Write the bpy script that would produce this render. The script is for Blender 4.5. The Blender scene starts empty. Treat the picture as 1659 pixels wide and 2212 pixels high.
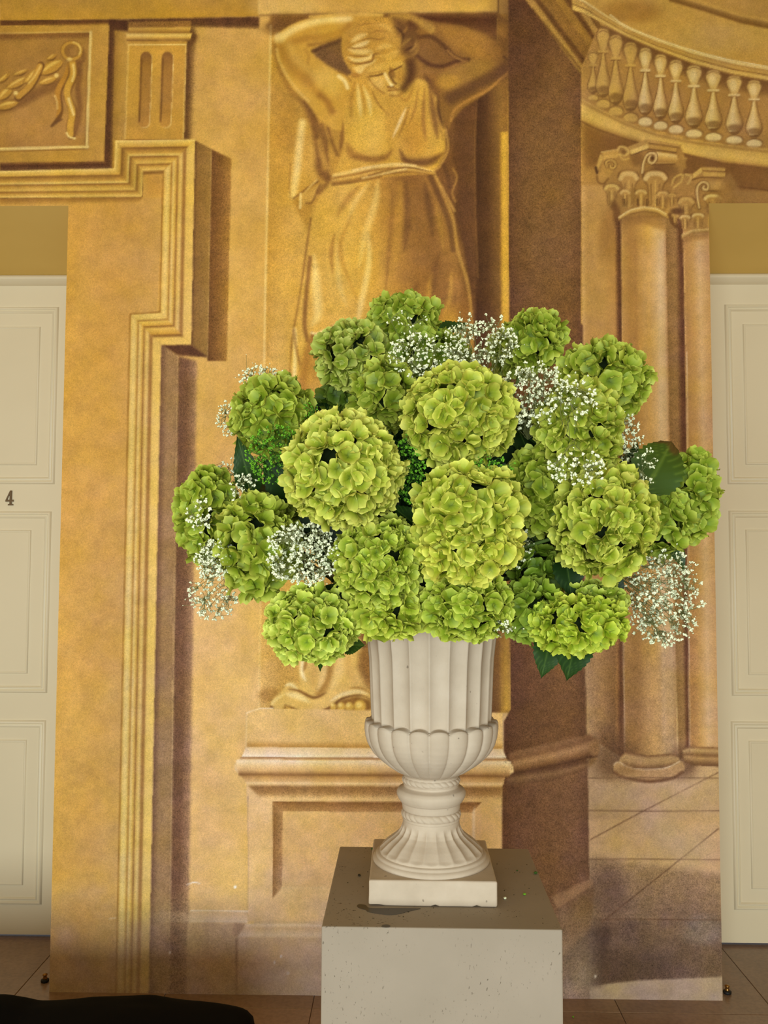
import bpy, bmesh, math, random
import numpy as np
from mathutils import Vector, Matrix

sc = bpy.context.scene
COL = sc.collection
PI = math.pi

# ------------------------------------------------------------------ camera
F_PX, YAW, PITCH, ROLL = 1852.4, 0.0179, 0.0550, 0.0037
CAM = np.array([0.0, 0.0, 1.6])
_f = np.array([-math.sin(YAW) * math.cos(PITCH), math.cos(YAW) * math.cos(PITCH), math.sin(PITCH)])
_r0 = np.array([math.cos(YAW), math.sin(YAW), 0.0]); _u0 = np.cross(_r0, _f)
_r = math.cos(ROLL) * _r0 + math.sin(ROLL) * _u0
_u = -math.sin(ROLL) * _r0 + math.cos(ROLL) * _u0
cd = bpy.data.cameras.new('camera'); cam = bpy.data.objects.new('camera', cd); COL.objects.link(cam)
cd.sensor_fit = 'VERTICAL'; cd.sensor_height = 24.0; cd.lens = F_PX * 24.0 / 2212.0; cd.clip_start = 0.02
M = Matrix(((_r[0], _u[0], -_f[0], CAM[0]), (_r[1], _u[1], -_f[1], CAM[1]), (_r[2], _u[2], -_f[2], CAM[2]), (0, 0, 0, 1)))
cam.matrix_world = M
sc.camera = cam

# ------------------------------------------------------------------ light
wd = bpy.data.worlds.new('daylight'); sc.world = wd; wd.use_nodes = True
wn = wd.node_tree.nodes['Background']; wn.inputs[0].default_value = (0.88, 0.97, 1.10, 1); wn.inputs[1].default_value = 0.66
def area(name, loc, aim, sx, sy, power, col):
    l = bpy.data.lights.new(name, 'AREA'); l.shape = 'RECTANGLE'; l.size = sx; l.size_y = sy; l.energy = power; l.color = col
    o = bpy.data.objects.new(name, l); COL.objects.link(o); o.location = loc
    o.rotation_euler = (Vector(aim) - Vector(loc)).to_track_quat('-Z', 'Y').to_euler()
    return o
# low garden windows behind and to the left of the photographer
area('window_light', (-0.7, -3.5, 1.15), (-0.1, 3.0, 1.15), 3.8, 1.9, 306, (0.92, 1.01, 1.03))
sc.view_settings.view_transform = 'Standard'
sc.view_settings.look = 'None'
sc.view_settings.gamma = 1.0
sc.view_settings.exposure = 0.0
sc.view_settings.use_curve_mapping = False

# ------------------------------------------------------------------ helpers
def ray(px, py):
    d = _f + _r * ((px - 829.5) / F_PX) - _u * ((py - 1106) / F_PX)
    return d
def at_y(px, py, Y):
    d = ray(px, py); return CAM + d * (Y / d[1])
def at_z(px, py, Z):
    d = ray(px, py); return CAM + d * ((Z - CAM[2]) / d[2])
def px_of(P):
    D = np.asarray(P) - CAM; z = D @ _f
    return 829.5 + F_PX * (D @ _r) / z, 1106 - F_PX * (D @ _u) / z
def lin(c):
    return tuple((v / 255 / 12.92) if v / 255 <= 0.04045 else ((v / 255 + .055) / 1.055) ** 2.4 for v in c[:3]) + (1.0,)
def tag(o, label=None, cat=None, group=None, kind=None):
    if label: o['label'] = label
    if cat: o['category'] = cat
    if group: o['group'] = group
    if kind: o['kind'] = kind
    return o
def empty(name, loc=(0, 0, 0), **k):
    o = bpy.data.objects.new(name, None); COL.objects.link(o); o.location = loc; o.empty_display_size = .05
    return tag(o, **k)
def link(name, me, parent=None, mat=None, **k):
    o = bpy.data.objects.new(name, me); COL.objects.link(o)
    if parent is not None: o.parent = parent
    if mat and not me.materials: me.materials.append(mat)
    return tag(o, **k)
def mesh(name, verts, faces, sm=False):
    me = bpy.data.meshes.new(name); me.from_pydata([tuple(v) for v in verts], [], [tuple(f) for f in faces]); me.update()
    if sm: me.polygons.foreach_set('use_smooth', [True] * len(me.polygons))
    return me
def grid_mesh(name, P, closed_u=False, sm=True):
    """P: array (rows, cols, 3)"""
    R, Cc = P.shape[:2]; V = P.reshape(-1, 3).astype(np.float32)
    i, j = np.meshgrid(np.arange(R - 1), np.arange(Cc if closed_u else Cc - 1), indexing='ij')
    j2 = (j + 1) % Cc
    Fc = np.stack([i * Cc + j, i * Cc + j2, (i + 1) * Cc + j2, (i + 1) * Cc + j], -1).reshape(-1, 4)
    return np_mesh(name, V, Fc, sm)
def np_mesh(name, V, Fc, sm=False):
    me = bpy.data.meshes.new(name); n = len(V); m = len(Fc); k = Fc.shape[1]
    me.vertices.add(n); me.vertices.foreach_set('co', np.ascontiguousarray(V, np.float32).ravel())
    me.loops.add(m * k); me.loops.foreach_set('vertex_index', np.ascontiguousarray(Fc, np.int32).ravel())
    me.polygons.add(m); me.polygons.foreach_set('loop_start', np.arange(0, m * k, k, dtype=np.int32))
    me.polygons.foreach_set('loop_total', np.full(m, k, np.int32))
    if sm: me.polygons.foreach_set('use_smooth', np.ones(m, bool))
    me.update(); me.validate(); return me
def box_bm(bm, x0, x1, y0, y1, z0, z1, bev=0.0, seg=2):
    r = bmesh.ops.create_cube(bm, size=1.0)
    vs = r['verts']
    for v in vs:
        v.co = Vector((x0 + (v.co.x + .5) * (x1 - x0), y0 + (v.co.y + .5) * (y1 - y0), z0 + (v.co.z + .5) * (z1 - z0)))
    if bev > 0:
        es = list({e for v in vs for e in v.link_edges})
        bmesh.ops.bevel(bm, geom=es, offset=bev, segments=seg, profile=.5, affect='EDGES')
def box(name, x0, x1, y0, y1, z0, z1, mat, parent=None, bev=0.0, seg=2, **k):
    bm = bmesh.new(); box_bm(bm, x0, x1, y0, y1, z0, z1, bev, seg)
    me = bpy.data.meshes.new(name); bm.to_mesh(me); bm.free()
    return link(name, me, parent, mat, **k)
def tube_arrays(P, rad, n=5):
    P = np.array(P, float); rad = np.broadcast_to(rad, len(P)); T = np.gradient(P, axis=0); T /= np.linalg.norm(T, axis=1)[:, None] + 1e-9
    up = np.array([0.13, 0.31, 1.0]); A = np.cross(T, up); A /= np.linalg.norm(A, axis=1)[:, None] + 1e-9; B = np.cross(T, A)
    th = np.arange(n) * 2 * PI / n
    V = P[:, None] + rad[:, None, None] * (A[:, None] * np.cos(th)[None, :, None] + B[:, None] * np.sin(th)[None, :, None])
    i, j = np.meshgrid(np.arange(len(P) - 1), np.arange(n), indexing='ij'); j2 = (j + 1) % n
    Fc = np.stack([i * n + j, i * n + j2, (i + 1) * n + j2, (i + 1) * n + j], -1).reshape(-1, 4)
    return V.reshape(-1, 3), Fc
def tubes(name, paths, mat, parent=None, n=5, **k):
    Vs, Fs, off = [], [], 0
    for P, r in paths:
        V, Fc = tube_arrays(P, r, n); Vs.append(V); Fs.append(Fc + off); off += len(V)
    return link(name, np_mesh(name, np.vstack(Vs), np.vstack(Fs), True), parent, mat, **k)

# ------------------------------------------------------------------ materials
def mat(name, col=(128, 128, 128), rough=.6, spec=.3):
    m = bpy.data.materials.new(name); m.use_nodes = True; b = m.node_tree.nodes['Principled BSDF']
    b.inputs['Base Color'].default_value = lin(col); b.inputs['Roughness'].default_value = rough
    b.inputs['Specular IOR Level'].default_value = spec
    return m
def N(m, t, **k):
    n = m.node_tree.nodes.new(t)
    for a, v in k.items(): setattr(n, a, v)
    return n
def L(m, a, b): m.node_tree.links.new(a, b)
def noise(m, scale, detail=3, coord='Object', rough=.55, sx=(1, 1, 1)):
    tc = N(m, 'ShaderNodeTexCoord'); mp = N(m, 'ShaderNodeMapping'); mp.inputs['Scale'].default_value = sx
    n = N(m, 'ShaderNodeTexNoise'); n.inputs['Scale'].default_value = scale; n.inputs['Detail'].default_value = detail; n.inputs['Roughness'].default_value = rough
    L(m, tc.outputs[coord], mp.inputs[0]); L(m, mp.outputs[0], n.inputs['Vector']); return n.outputs['Fac']
def ramp(m, fac, stops):
    r = N(m, 'ShaderNodeValToRGB'); e = r.color_ramp.elements
    while len(e) < len(stops): e.new(.5)
    for q, (p, c) in zip(e, stops): q.position = p; q.color = lin(c) if len(c) == 3 and max(c) > 1.01 else (*c[:3], 1)
    L(m, fac, r.inputs[0]); return r.outputs[0]
def mixc(m, a, b, fac, mode='MIX'):
    x = N(m, 'ShaderNodeMix', data_type='RGBA', blend_type=mode)
    for s, v in ((0, fac), (6, a), (7, b)):
        if isinstance(v, (int, float)): x.inputs[s].default_value = v
        elif isinstance(v, tuple): x.inputs[s].default_value = v
        else: L(m, v, x.inputs[s])
    return x.outputs[2]
def math_(m, op, a, b=None, c=None, clamp=False):
    x = N(m, 'ShaderNodeMath', operation=op, use_clamp=clamp)
    for i, v in enumerate((a, b, c)):
        if v is None: continue
        if isinstance(v, (int, float)): x.inputs[i].default_value = v
        else: L(m, v, x.inputs[i])
    return x.outputs[0]
def bump(m, h, strength=.2, dist=.002):
    b = N(m, 'ShaderNodeBump'); b.inputs['Strength'].default_value = strength; b.inputs['Distance'].default_value = dist
    L(m, h, b.inputs['Height']); L(m, b.outputs[0], m.node_tree.nodes['Principled BSDF'].inputs['Normal'])
def base(m, c): L(m, c, m.node_tree.nodes['Principled BSDF'].inputs['Base Color'])

# mural paint: colour attribute x fine stipple
M_mural = mat('mural_paint', rough=.85, spec=.15)
at = N(M_mural, 'ShaderNodeVertexColor', layer_name='paint')
g1 = noise(M_mural, 260, 2, rough=.7); g2 = noise(M_mural, 120, 3, rough=.7)
gs = math_(M_mural, 'ADD', math_(M_mural, 'SUBTRACT', g1, .5), math_(M_mural, 'MULTIPLY', math_(M_mural, 'SUBTRACT', g2, .5), .6))
amt = math_(M_mural, 'MULTIPLY_ADD', at.outputs['Alpha'], 1.5, .35)
gm = math_(M_mural, 'MULTIPLY_ADD', gs, amt, 1.0)
cmb = N(M_mural, 'ShaderNodeVectorMath', operation='SCALE'); L(M_mural, at.outputs['Color'], cmb.inputs[0]); L(M_mural, gm, cmb.inputs['Scale'])
base(M_mural, cmb.outputs[0]); bump(M_mural, g2, .12, .001)

M_plaster = mat('ochre_plaster', (206, 186, 128), .8, .15)
base(M_plaster, ramp(M_plaster, noise(M_plaster, 2.2, 4), [(.3, (212, 178, 98)), (.7, (218, 184, 104))]))
M_door = mat('cream_door_paint', (236, 226, 198), .45, .35)
base(M_door, ramp(M_door, noise(M_door, 1.6, 3), [(.3, (212, 198, 164)), (.7, (218, 204, 170))]))
M_floor = mat('floor_stone', (120, 92, 68), .28, .5)
M_grout = mat('floor_joint', (72, 54, 42), .9, .1)
f1 = noise(M_floor, 5, 6, rough=.65); f2 = noise(M_floor, 60, 3)
oi = N(M_floor, 'ShaderNodeObjectInfo')
fc = ramp(M_floor, f1, [(.25, (116, 92, 72)), (.5, (136, 109, 87)), (.75, (156, 127, 103))])
fc = mixc(M_floor, fc, ramp(M_floor, f2, [(.35, (104, 83, 66)), (.6, (148, 122, 98))]), .35)
hs = N(M_floor, 'ShaderNodeHueSaturation'); L(M_floor, fc, hs.inputs['Color']); L(M_floor, math_(M_floor, 'MULTIPLY_ADD', oi.outputs['Random'], .25, .85), hs.inputs['Value'])
base(M_floor, hs.outputs[0]); bump(M_floor, f2, .15, .001)

M_urn = mat('cast_stone', (205, 192, 172), .8, .2)
u1 = noise(M_urn, 18, 5); u2 = noise(M_urn, 320, 2)
uc = ramp(M_urn, u1, [(.3, (176, 159, 135)), (.55, (184, 167, 143)), (.8, (192, 176, 153))])
sp = ramp(M_urn, noise(M_urn, 90, 1, rough=.3), [(.20, (90, 80, 70)), (.235, (255, 255, 255))])
base(M_urn, mixc(M_urn, uc, sp, .5, 'MULTIPLY')); bump(M_urn, u2, .2, .0008)
M_ped = mat('painted_stone_block', (200, 190, 164), .7, .25)
p1 = noise(M_ped, 6, 5); p2 = noise(M_ped, 230, 2, sx=(1, 1, .5)); p3 = noise(M_ped, 9, 2)
pc = ramp(M_ped, p1, [(.3, (143, 130, 110)), (.7, (152, 138, 118))])
pit = ramp(M_ped, p2, [(.31, (120, 108, 90)), (.37, (255, 255, 255))])
pm = ramp(M_ped, p3, [(.46, (0, 0, 0)), (.62, (1, 1, 1))])
base(M_ped, mixc(M_ped, pc, mixc(M_ped, (1, 1, 1, 1), pit, pm), .8, 'MULTIPLY')); bump(M_ped, p2, .12, .001)
M_damp = mat('damp_stone', (74, 64, 50), .45, .3)
M_brass = mat('worn_brass', (150, 112, 60), .3, .5); M_brass.node_tree.nodes['Principled BSDF'].inputs['Metallic'].default_value = .9
M_bronze = mat('dark_bronze', (104, 84, 58), .4, .5); M_bronze.node_tree.nodes['Principled BSDF'].inputs['Metallic'].default_value = .6
M_rubber = mat('black_rubber', (24, 22, 20), .6, .3)
M_bag = mat('black_nylon', (9, 9, 10), .9, .05); bump(M_bag, noise(M_bag, 500, 1), .15, .0006)
M_bag2 = mat('black_webbing', (24, 23, 24), .6, .25)

def plant_mat(name, c0, c1, c2, trans=.3, rough=.5, veins=0.0, tint=True):
    m = mat(name, rough=rough, spec=.25); nt = m.node_tree; b = nt.nodes['Principled BSDF']; out = nt.nodes['Material Output']
    a = N(m, 'ShaderNodeVertexColor', layer_name='tone')
    sep = N(m, 'ShaderNodeSeparateColor'); L(m, a.outputs['Color'], sep.inputs[0])
    c = ramp(m, sep.outputs[0], [(0, c0), (.45, c1), (1, c2)])
    if veins:
        v = math_(m, 'SINE', math_(m, 'MULTIPLY', sep.outputs[1], veins))
        v = math_(m, 'POWER', math_(m, 'ABSOLUTE', v), 9.0)
        k = math_(m, 'MULTIPLY', math_(m, 'MULTIPLY', v, .16), math_(m, 'SUBTRACT', 1.0, sep.outputs[0]))
        c = mixc(m, c, (.02, .05, .005, 1), k)
    if name == 'hydrangea_leaf': c = mixc(m, c, lin((62, 44, 26)), sep.outputs[2])
    if tint:
        oi = N(m, 'ShaderNodeObjectInfo'); c = mixc(m, c, oi.outputs['Color'], 1.0, 'MULTIPLY')
    L(m, c, b.inputs['Base Color'])
    t = N(m, 'ShaderNodeBsdfTranslucent'); L(m, c, t.inputs[0]); mx = N(m, 'ShaderNodeMixShader'); mx.inputs[0].default_value = trans
    L(m, b.outputs[0], mx.inputs[1]); L(m, t.outputs[0], mx.inputs[2]); L(m, mx.outputs[0], out.inputs['Surface'])
    return m
M_petal = plant_mat('hydrangea_petal', (70, 94, 10), (150, 166, 42), (220, 221, 104), .16, .55, veins=14.0)
M_leaf = plant_mat('hydrangea_leaf', (30, 48, 14), (42, 66, 22), (74, 98, 38), .12, .45)
M_core = mat('flower_head_core', (24, 34, 10), .8, .1)  # dark ball added inside each head; its colour deepens the crevice shade
M_stem = mat('green_stem', (84, 106, 46), .6, .2)
M_gstem = mat('gypsophila_stem', (120, 124, 74), .7, .2)
M_gstemg = mat('green_filler_stem', (52, 96, 30), .7, .2)
M_gyp = mat('gypsophila_white', (240, 244, 204), .7, .2)
M_gypg = mat('green_filler_bud', (110, 170, 40), .6, .2)
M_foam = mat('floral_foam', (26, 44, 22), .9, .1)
# ------------------------------------------------------------------ mural paint
# The wall carries a painted trompe l'oeil mural: flat print, laid into a colour
# attribute of the dense wall mesh.  PS = canvas cells per reference pixel.
PS = 0.5
CW, CH = int(1659 * PS) + 1, int(2212 * PS) + 1
CAN = np.zeros((CH, CW, 4), np.float32)
_YY, _XX = np.mgrid[0:CH, 0:CW].astype(np.float32)
_XX /= PS; _YY /= PS

def _c(c):
    return np.array(c[:3], np.float32) / 255.0
def _bbox(x0, y0, x1, y1, pad):
    a = max(0, int((x0 - pad) * PS)); b = min(CW, int((x1 + pad) * PS) + 2)
    c = max(0, int((y0 - pad) * PS)); d = min(CH, int((y1 + pad) * PS) + 2)
    return (slice(c, max(d, c)), slice(a, max(b, a)))
def _blur(m, r):
    r = r * PS
    if r < 0.5: return m
    k = int(r * 2.5) + 1
    g = np.exp(-0.5 * (np.arange(-k, k + 1) / r) ** 2); g /= g.sum()
    p = np.pad(m, ((k, k), (0, 0)), 'edge')
    m = sum(g[i] * p[i:i + m.shape[0]] for i in range(2 * k + 1))
    p = np.pad(m, ((0, 0), (k, k)), 'edge')
    return sum(g[i] * p[:, i:i + m.shape[1]] for i in range(2 * k + 1))
def smooth(pts, n=6, closed=False):
    P = np.array(pts, float)
    if len(P) < 3: return P
    if closed: Q = np.vstack([P[-1], P, P[0], P[1]])
    else: Q = np.vstack([2 * P[0] - P[1], P, 2 * P[-1] - P[-2]])
    out = []
    for i in range(1, len(Q) - 2):
        for t in np.arange(n) / n:
            a, b, c, d = Q[i - 1], Q[i], Q[i + 1], Q[i + 2]
            out.append(0.5 * (2 * b + (c - a) * t + (2 * a - 5 * b + 4 * c - d) * t * t + (3 * b - a - 3 * c + d) * t ** 3))
    if not closed: out.append(Q[-2])
    return np.array(out)
def _mask(P, s):
    X = _XX[s]; Y = _YY[s]; acc = np.zeros(X.shape, np.float32)
    for oy in (-.5, .5):
        for ox in (-.5, .5):
            x = X + ox; y = Y + oy; ins = np.zeros(X.shape, bool)
            for i in range(len(P)):
                x0, y0 = P[i - 1]; x1, y1 = P[i]
                if y0 == y1: continue
                cr = ((y0 > y) != (y1 > y)) & (x < (x1 - x0) * (y - y0) / (y1 - y0) + x0)
                ins ^= cr
            acc += ins
    return acc / 4
def _comp(s, m, col, st=None):
    m = np.clip(m, 0, 1)[..., None]
    if callable(col): col = col(_XX[s], _YY[s])
    else: col = _c(col)
    CAN[s][..., :3] = CAN[s][..., :3] * (1 - m) + col * m
    if st is not None: CAN[s][..., 3:] = CAN[s][..., 3:] * (1 - m) + st * m
def poly(pts, col, blur=0, a=1.0, sm=False, st=None):
    P = smooth(pts, closed=True) if sm else np.array(pts, float)
    s = _bbox(P[:, 0].min(), P[:, 1].min(), P[:, 0].max(), P[:, 1].max(), blur * 3)
    if CAN[s].size == 0: return
    _comp(s, _blur(_mask(P, s), blur) * a, col, st)
def stroke(pts, w, col, a=1.0, soft=None, sm=True, taper=False, st=None):
    """line of width w px; soft = fall-off in px (default crisp)"""
    P = smooth(pts) if sm else np.array(pts, float)
    soft = 2.0 if soft is None else soft
    s = _bbox(P[:, 0].min(), P[:, 1].min(), P[:, 0].max(), P[:, 1].max(), w + soft * 1.5)
    if CAN[s].size == 0: return
    X = _XX[s]; Y = _YY[s]; best = np.full(X.shape, -1e3, np.float32); n = len(P) - 1
    for i in range(n):
        x0, y0 = P[i]; x1, y1 = P[i + 1]; dx = x1 - x0; dy = y1 - y0
        t = np.clip(((X - x0) * dx + (Y - y0) * dy) / (dx * dx + dy * dy + 1e-9), 0, 1)
        d = np.hypot(X - x0 - t * dx, Y - y0 - t * dy)
        ww = w
        if taper:
            u = (i + t) / n; ww = w * np.sin(np.pi * np.clip(u, 0.02, 0.98)) ** 0.6
        best = np.maximum(best, ww / 2 - d)
    m = np.clip(best / soft + 0.5, 0, 1); m = m * m * (3 - 2 * m)
    _comp(s, m * a, col, st)
def _ramp(u, stops):
    us = [q[0] for q in stops]; cs = np.array([_c(q[1]) for q in stops])
    return np.stack([np.interp(u, us, cs[:, k]) for k in range(3)], -1).astype(np.float32)
def vstrip(L, R, stops, a=1.0, blur=0, st=None, ya=None):
    """strip between a left and a right edge line (both given top to bottom)"""
    L = np.array(L, float); R = np.array(R, float)
    y0 = max(L[0, 1], R[0, 1]) if len(L) == 2 and len(R) == 2 else min(L[0, 1], R[0, 1])
    P = np.vstack([L, R[::-1]])
    s = _bbox(P[:, 0].min(), P[:, 1].min(), P[:, 0].max(), P[:, 1].max(), blur * 3)
    if CAN[s].size == 0: return
    Y = _YY[s]; xl = np.interp(Y, L[:, 1], L[:, 0]); xr = np.interp(Y, R[:, 1], R[:, 0])
    u = np.clip((_XX[s] - xl) / np.maximum(xr - xl, 1e-3), 0, 1)
    m = _blur(_mask(P, s), blur) * a
    if ya is not None: m = m * np.interp(Y, [q[0] for q in ya], [q[1] for q in ya])
    _comp(s, m, lambda x, y: _ramp(u, stops), st)
def hstrip(T, B, stops, a=1.0, blur=0, st=None, xa=None):
    T = np.array(T, float); B = np.array(B, float)
    P = np.vstack([T, B[::-1]])
    s = _bbox(P[:, 0].min(), P[:, 1].min(), P[:, 0].max(), P[:, 1].max(), blur * 3)
    if CAN[s].size == 0: return
    X = _XX[s]; yt = np.interp(X, T[:, 0], T[:, 1]); yb = np.interp(X, B[:, 0], B[:, 1])
    u = np.clip((_YY[s] - yt) / np.maximum(yb - yt, 1e-3), 0, 1)
    m = _blur(_mask(P, s), blur) * a
    if xa is not None: m = m * np.interp(X, [q[0] for q in xa], [q[1] for q in xa])
    _comp(s, m, lambda x, y: _ramp(u, stops), st)
def rect(x0, y0, x1, y1, col, blur=0, a=1.0, st=None):
    poly([(x0, y0), (x1, y0), (x1, y1), (x0, y1)], col, blur, a, st=st)
def blob(cx, cy, rx, ry, col, a=1.0, rot=0.0, soft=1.0, st=None):
    """soft ellipse, gaussian-like"""
    R = max(rx, ry) * (1 + soft * .6); s = _bbox(cx - R, cy - R, cx + R, cy + R, 0)
    if CAN[s].size == 0: return
    X = _XX[s] - cx; Y = _YY[s] - cy; c, n = math.cos(rot), math.sin(rot)
    d = np.sqrt(((X * c + Y * n) / rx) ** 2 + ((-X * n + Y * c) / ry) ** 2)
    m = np.clip((1 + soft * .5 - d) / max(soft, .05), 0, 1); m = m * m * (3 - 2 * m)
    _comp(s, m * a, col, st)
def vnoise(scale, seed, octaves=4, ax=1.0):
    rs = np.random.RandomState(seed); out = np.zeros((CH, CW), np.float32); amp = 1; tot = 0
    for o in range(octaves):
        n = rs.rand(160, 160).astype(np.float32)
        fx = _XX / (scale * ax) * 2 ** o; fy = _YY / scale * 2 ** o
        xi = np.floor(fx).astype(int); yi = np.floor(fy).astype(int)
        tx = fx - xi; ty = fy - yi; tx = tx * tx * (3 - 2 * tx); ty = ty * ty * (3 - 2 * ty)
        a = n[yi % 160, xi % 160]; b = n[yi % 160, (xi + 1) % 160]; c = n[(yi + 1) % 160, xi % 160]; d = n[(yi + 1) % 160, (xi + 1) % 160]
        out += amp * (a * (1 - tx) * (1 - ty) + b * tx * (1 - ty) + c * (1 - tx) * ty + d * tx * ty); tot += amp; amp *= .55
    return out / tot - 0.5

D0 = (82, 52, 30); DK = (104, 70, 42); BR = (138, 98, 54); MB = (165, 121, 62); MO = (188, 140, 62)
OC = (206, 157, 68); GO = (222, 174, 76); LI = (231, 190, 98); CR = (240, 212, 142)

def paint_mural():
    CAN[..., 3] = .25
    # broad field, warm gold above and paler towards the foot of the wall
    t = np.clip(_YY / 2212, 0, 1)
    CAN[..., :3] = _ramp(t, [(0, (206, 160, 78)), (.25, (214, 164, 80)), (.5, (218, 172, 96)), (.75, (221, 178, 112)), (1, (205, 165, 112))])
    left = [(147, 443), (107, 2160)]
    # strip between the left door and the painted surround
    vstrip([(147, 428), (105, 2165)], [(353, 428), (251, 2165)],
           [(0, (219, 165, 76)), (.5, (213, 160, 78)), (1, (205, 158, 84))])
    # wall bay between surround and pilaster
    vstrip([(403, 40), (400, 2165)], [(585, 40), (545, 2165)], [(0, (208, 161, 84)), (.5, (216, 168, 86)), (1, (216, 168, 84))])
    vstrip([(403, 900), (380, 2165)], [(573, 900), (545, 2165)], [(0, (226, 178, 112)), (1, (230, 184, 108))], a=.55, ya=[(900, 0), (1300, 1), (2100, 1)])
    # top fascia
    hstrip([(0, -2), (560, -2)], [(0, 44), (235, 41), (560, 35)], [(0, (192, 146, 62)), (1, (196, 147, 54))])
    # --- frieze panel at top left
    rect(-5, 43, 255, 372, (188, 142, 58))
    hstrip([(0, 44), (238, 42)], [(0, 62), (238, 53)], [(0, (112, 74, 36)), (.55, (126, 84, 40)), (1, (180, 134, 56))], st=.6)
    vstrip([(236, 42), (224, 365)], [(250, 42), (243, 370)], [(0, (106, 70, 38)), (.6, (112, 76, 40)), (1, (150, 108, 50))], st=.8, blur=1)
    vstrip([(250, 60), (243, 303)], [(276, 60), (270, 303)], [(0, (168, 124, 56)), (.4, (186, 140, 62)), (1, (196, 150, 72))])
    hstrip([(235, 42), (278, 42)], [(235, 64), (278, 68)], [(0, (98, 62, 34)), (1, (112, 74, 40))], blur=2, st=.7)
    vstrip([(0, 55), (0, 352)], [(236, 55), (224, 352)], [(0, (186, 140, 60)), (1, (198, 150, 66))])
    hstrip([(0, 351), (226, 348)], [(0, 372), (245, 366)], [(0, (150, 105, 52)), (.4, (108, 70, 38)), (.8, (128, 90, 50)), (1, (150, 110, 58))], st=.7, blur=1)
    rect(-4, 71, 193, 324, (178, 131, 62)); blob(60, 260, 120, 50, (196, 146, 74), .6)
    hstrip([(0, 73), (193, 70)], [(0, 90), (193, 84)], [(0, (146, 100, 46)), (.5, (152, 106, 52)), (1, (176, 130, 62))], blur=1, st=.5)
    stroke([(-4, 72), (193, 69)], 3, (214, 172, 92), sm=False, a=.7)
    stroke([(196, 69), (187, 320)], 6, (222, 186, 106), sm=False)
    stroke([(-4, 322), (190, 317)], 6, (226, 190, 108), sm=False)
    stroke([(-4, 327), (188, 322)], 2, (140, 98, 44), sm=False, a=.7)
    stroke([(191, 72), (184, 314)], 2, (150, 108, 50), sm=False, a=.6)
    # garland and ribbon
    sh = (140, 96, 48)
    stroke([(-5, 236), (40, 222), (90, 196), (130, 180)], 22, sh, .75, 16)
    stroke([(170, 135), (172, 160), (168, 190), (172, 230), (168, 262), (160, 290)], 12, sh, .75, 10)
    stroke([(178, 110), (180, 128), (172, 136)], 10, sh, .6, 8)
    for (x0, y0, x1, y1, w) in ((-8, 232, 38, 222, 17), (-6, 214, 26, 190, 19), (14, 190, 60, 168, 16), (52, 178, 92, 145, 18), (86, 158, 135, 132, 24), (84, 180, 122, 168, 14), (28, 162, 62, 150, 8), (-6, 178, 20, 160, 10), (100, 128, 122, 118, 9)):
        stroke([(x0, y0), ((x0 + x1) / 2, (y0 + y1) / 2 + 2), (x1, y1)], w + 3, (128, 88, 40), .9, 3, taper=True)
        stroke([(x0, y0), ((x0 + x1) / 2, (y0 + y1) / 2), (x1, y1)], w, (196, 146, 62), 1, 4, taper=True)
        stroke([(x0 + 4, y0 - 2), ((x0 + x1) / 2, (y0 + y1) / 2 - w * .22), (x1 - 5, y1 - 1)], w * .3, (228, 184, 92), .85, 3, taper=True)
    stroke([(88, 142), (78, 166), (64, 188), (40, 210)], 17, (120, 80, 38), .8, 3)
    stroke([(86, 143), (76, 166), (62, 188), (40, 208)], 13, (200, 148, 62), 1, 3)
    stroke([(88, 142), (74, 166), (62, 180)], 4, (226, 184, 96), .8, 3)
    for x, y in ((122, 163), (34, 201)): blob(x, y, 4.5, 4.5, (232, 194, 110), 1, soft=.5)
    # hanging ribbons
    stroke([(148, 136), (146, 160), (132, 185), (126, 205), (130, 235), (126, 255), (112, 270)], 15, (122, 82, 38), .8, 4, taper=True)
    stroke([(146, 138), (143, 160), (130, 185), (124, 205), (128, 235), (122, 252)], 12, (190, 136, 54), 1, 4, taper=True)
    stroke([(118, 206), (123, 220), (124, 235)], 3, (236, 196, 112), .9, 2)
    stroke([(112, 272), (122, 264), (132, 258)], 6, (130, 90, 48), .8, 4)
    stroke([(158, 134), (160, 160), (148, 190), (146, 210), (158, 240), (152, 270), (154, 292)], 18, (140, 96, 44), .8, 4)
    stroke([(156, 134), (158, 160), (146, 190), (146, 210), (156, 240), (152, 270), (152, 290)], 14, (206, 156, 62), 1, 4)
    stroke([(158, 140), (160, 158), (156, 175)], 5, (234, 196, 110), .9, 3)
    stroke([(148, 213), (154, 232), (159, 248)], 5, (236, 200, 116), .9, 3)
    stroke([(144, 287), (150, 296), (162, 299)], 3.5, (236, 204, 120), .95, 2)
    # ring of the bow
    th = np.linspace(0, 2 * np.pi, 22)
    stroke([(155 + 20 * math.cos(a), 110 + 18 * math.sin(a)) for a in th], 10, (138, 96, 44), .9, 4, sm=False)
    stroke([(155 + 20 * math.cos(a), 110 + 18 * math.sin(a)) for a in th], 7, (196, 146, 62), 1, 3, sm=False)
    stroke([(155 + 19 * math.cos(a), 108 + 17 * math.sin(a)) for a in np.linspace(-1.4, .6, 9)], 3.5, (230, 188, 100), .9, 2)
    blob(152, 110, 10, 12, (150, 106, 54), .8); blob(158, 112, 8, 8, (178, 130, 66), .8)
    blob(150, 128, 6, 4, (226, 188, 104), .9, soft=.6)
    # --- fluted block
    vstrip([(403, 60), (396, 303)], [(426, 40), (416, 303)], [(0, (108, 72, 38)), (.4, (130, 92, 48)), (1, (190, 146, 76))], blur=3, st=.8)
    hstrip([(278, 41), (560, 36)], [(278, 56), (560, 62)], [(0, (112, 74, 40)), (.7, (120, 82, 44)), (1, (160, 118, 60))], st=.9, blur=1.5)
    poly([(412, 62), (428, 78), (422, 92), (408, 100)], (118, 80, 42), 3, .9)
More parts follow.
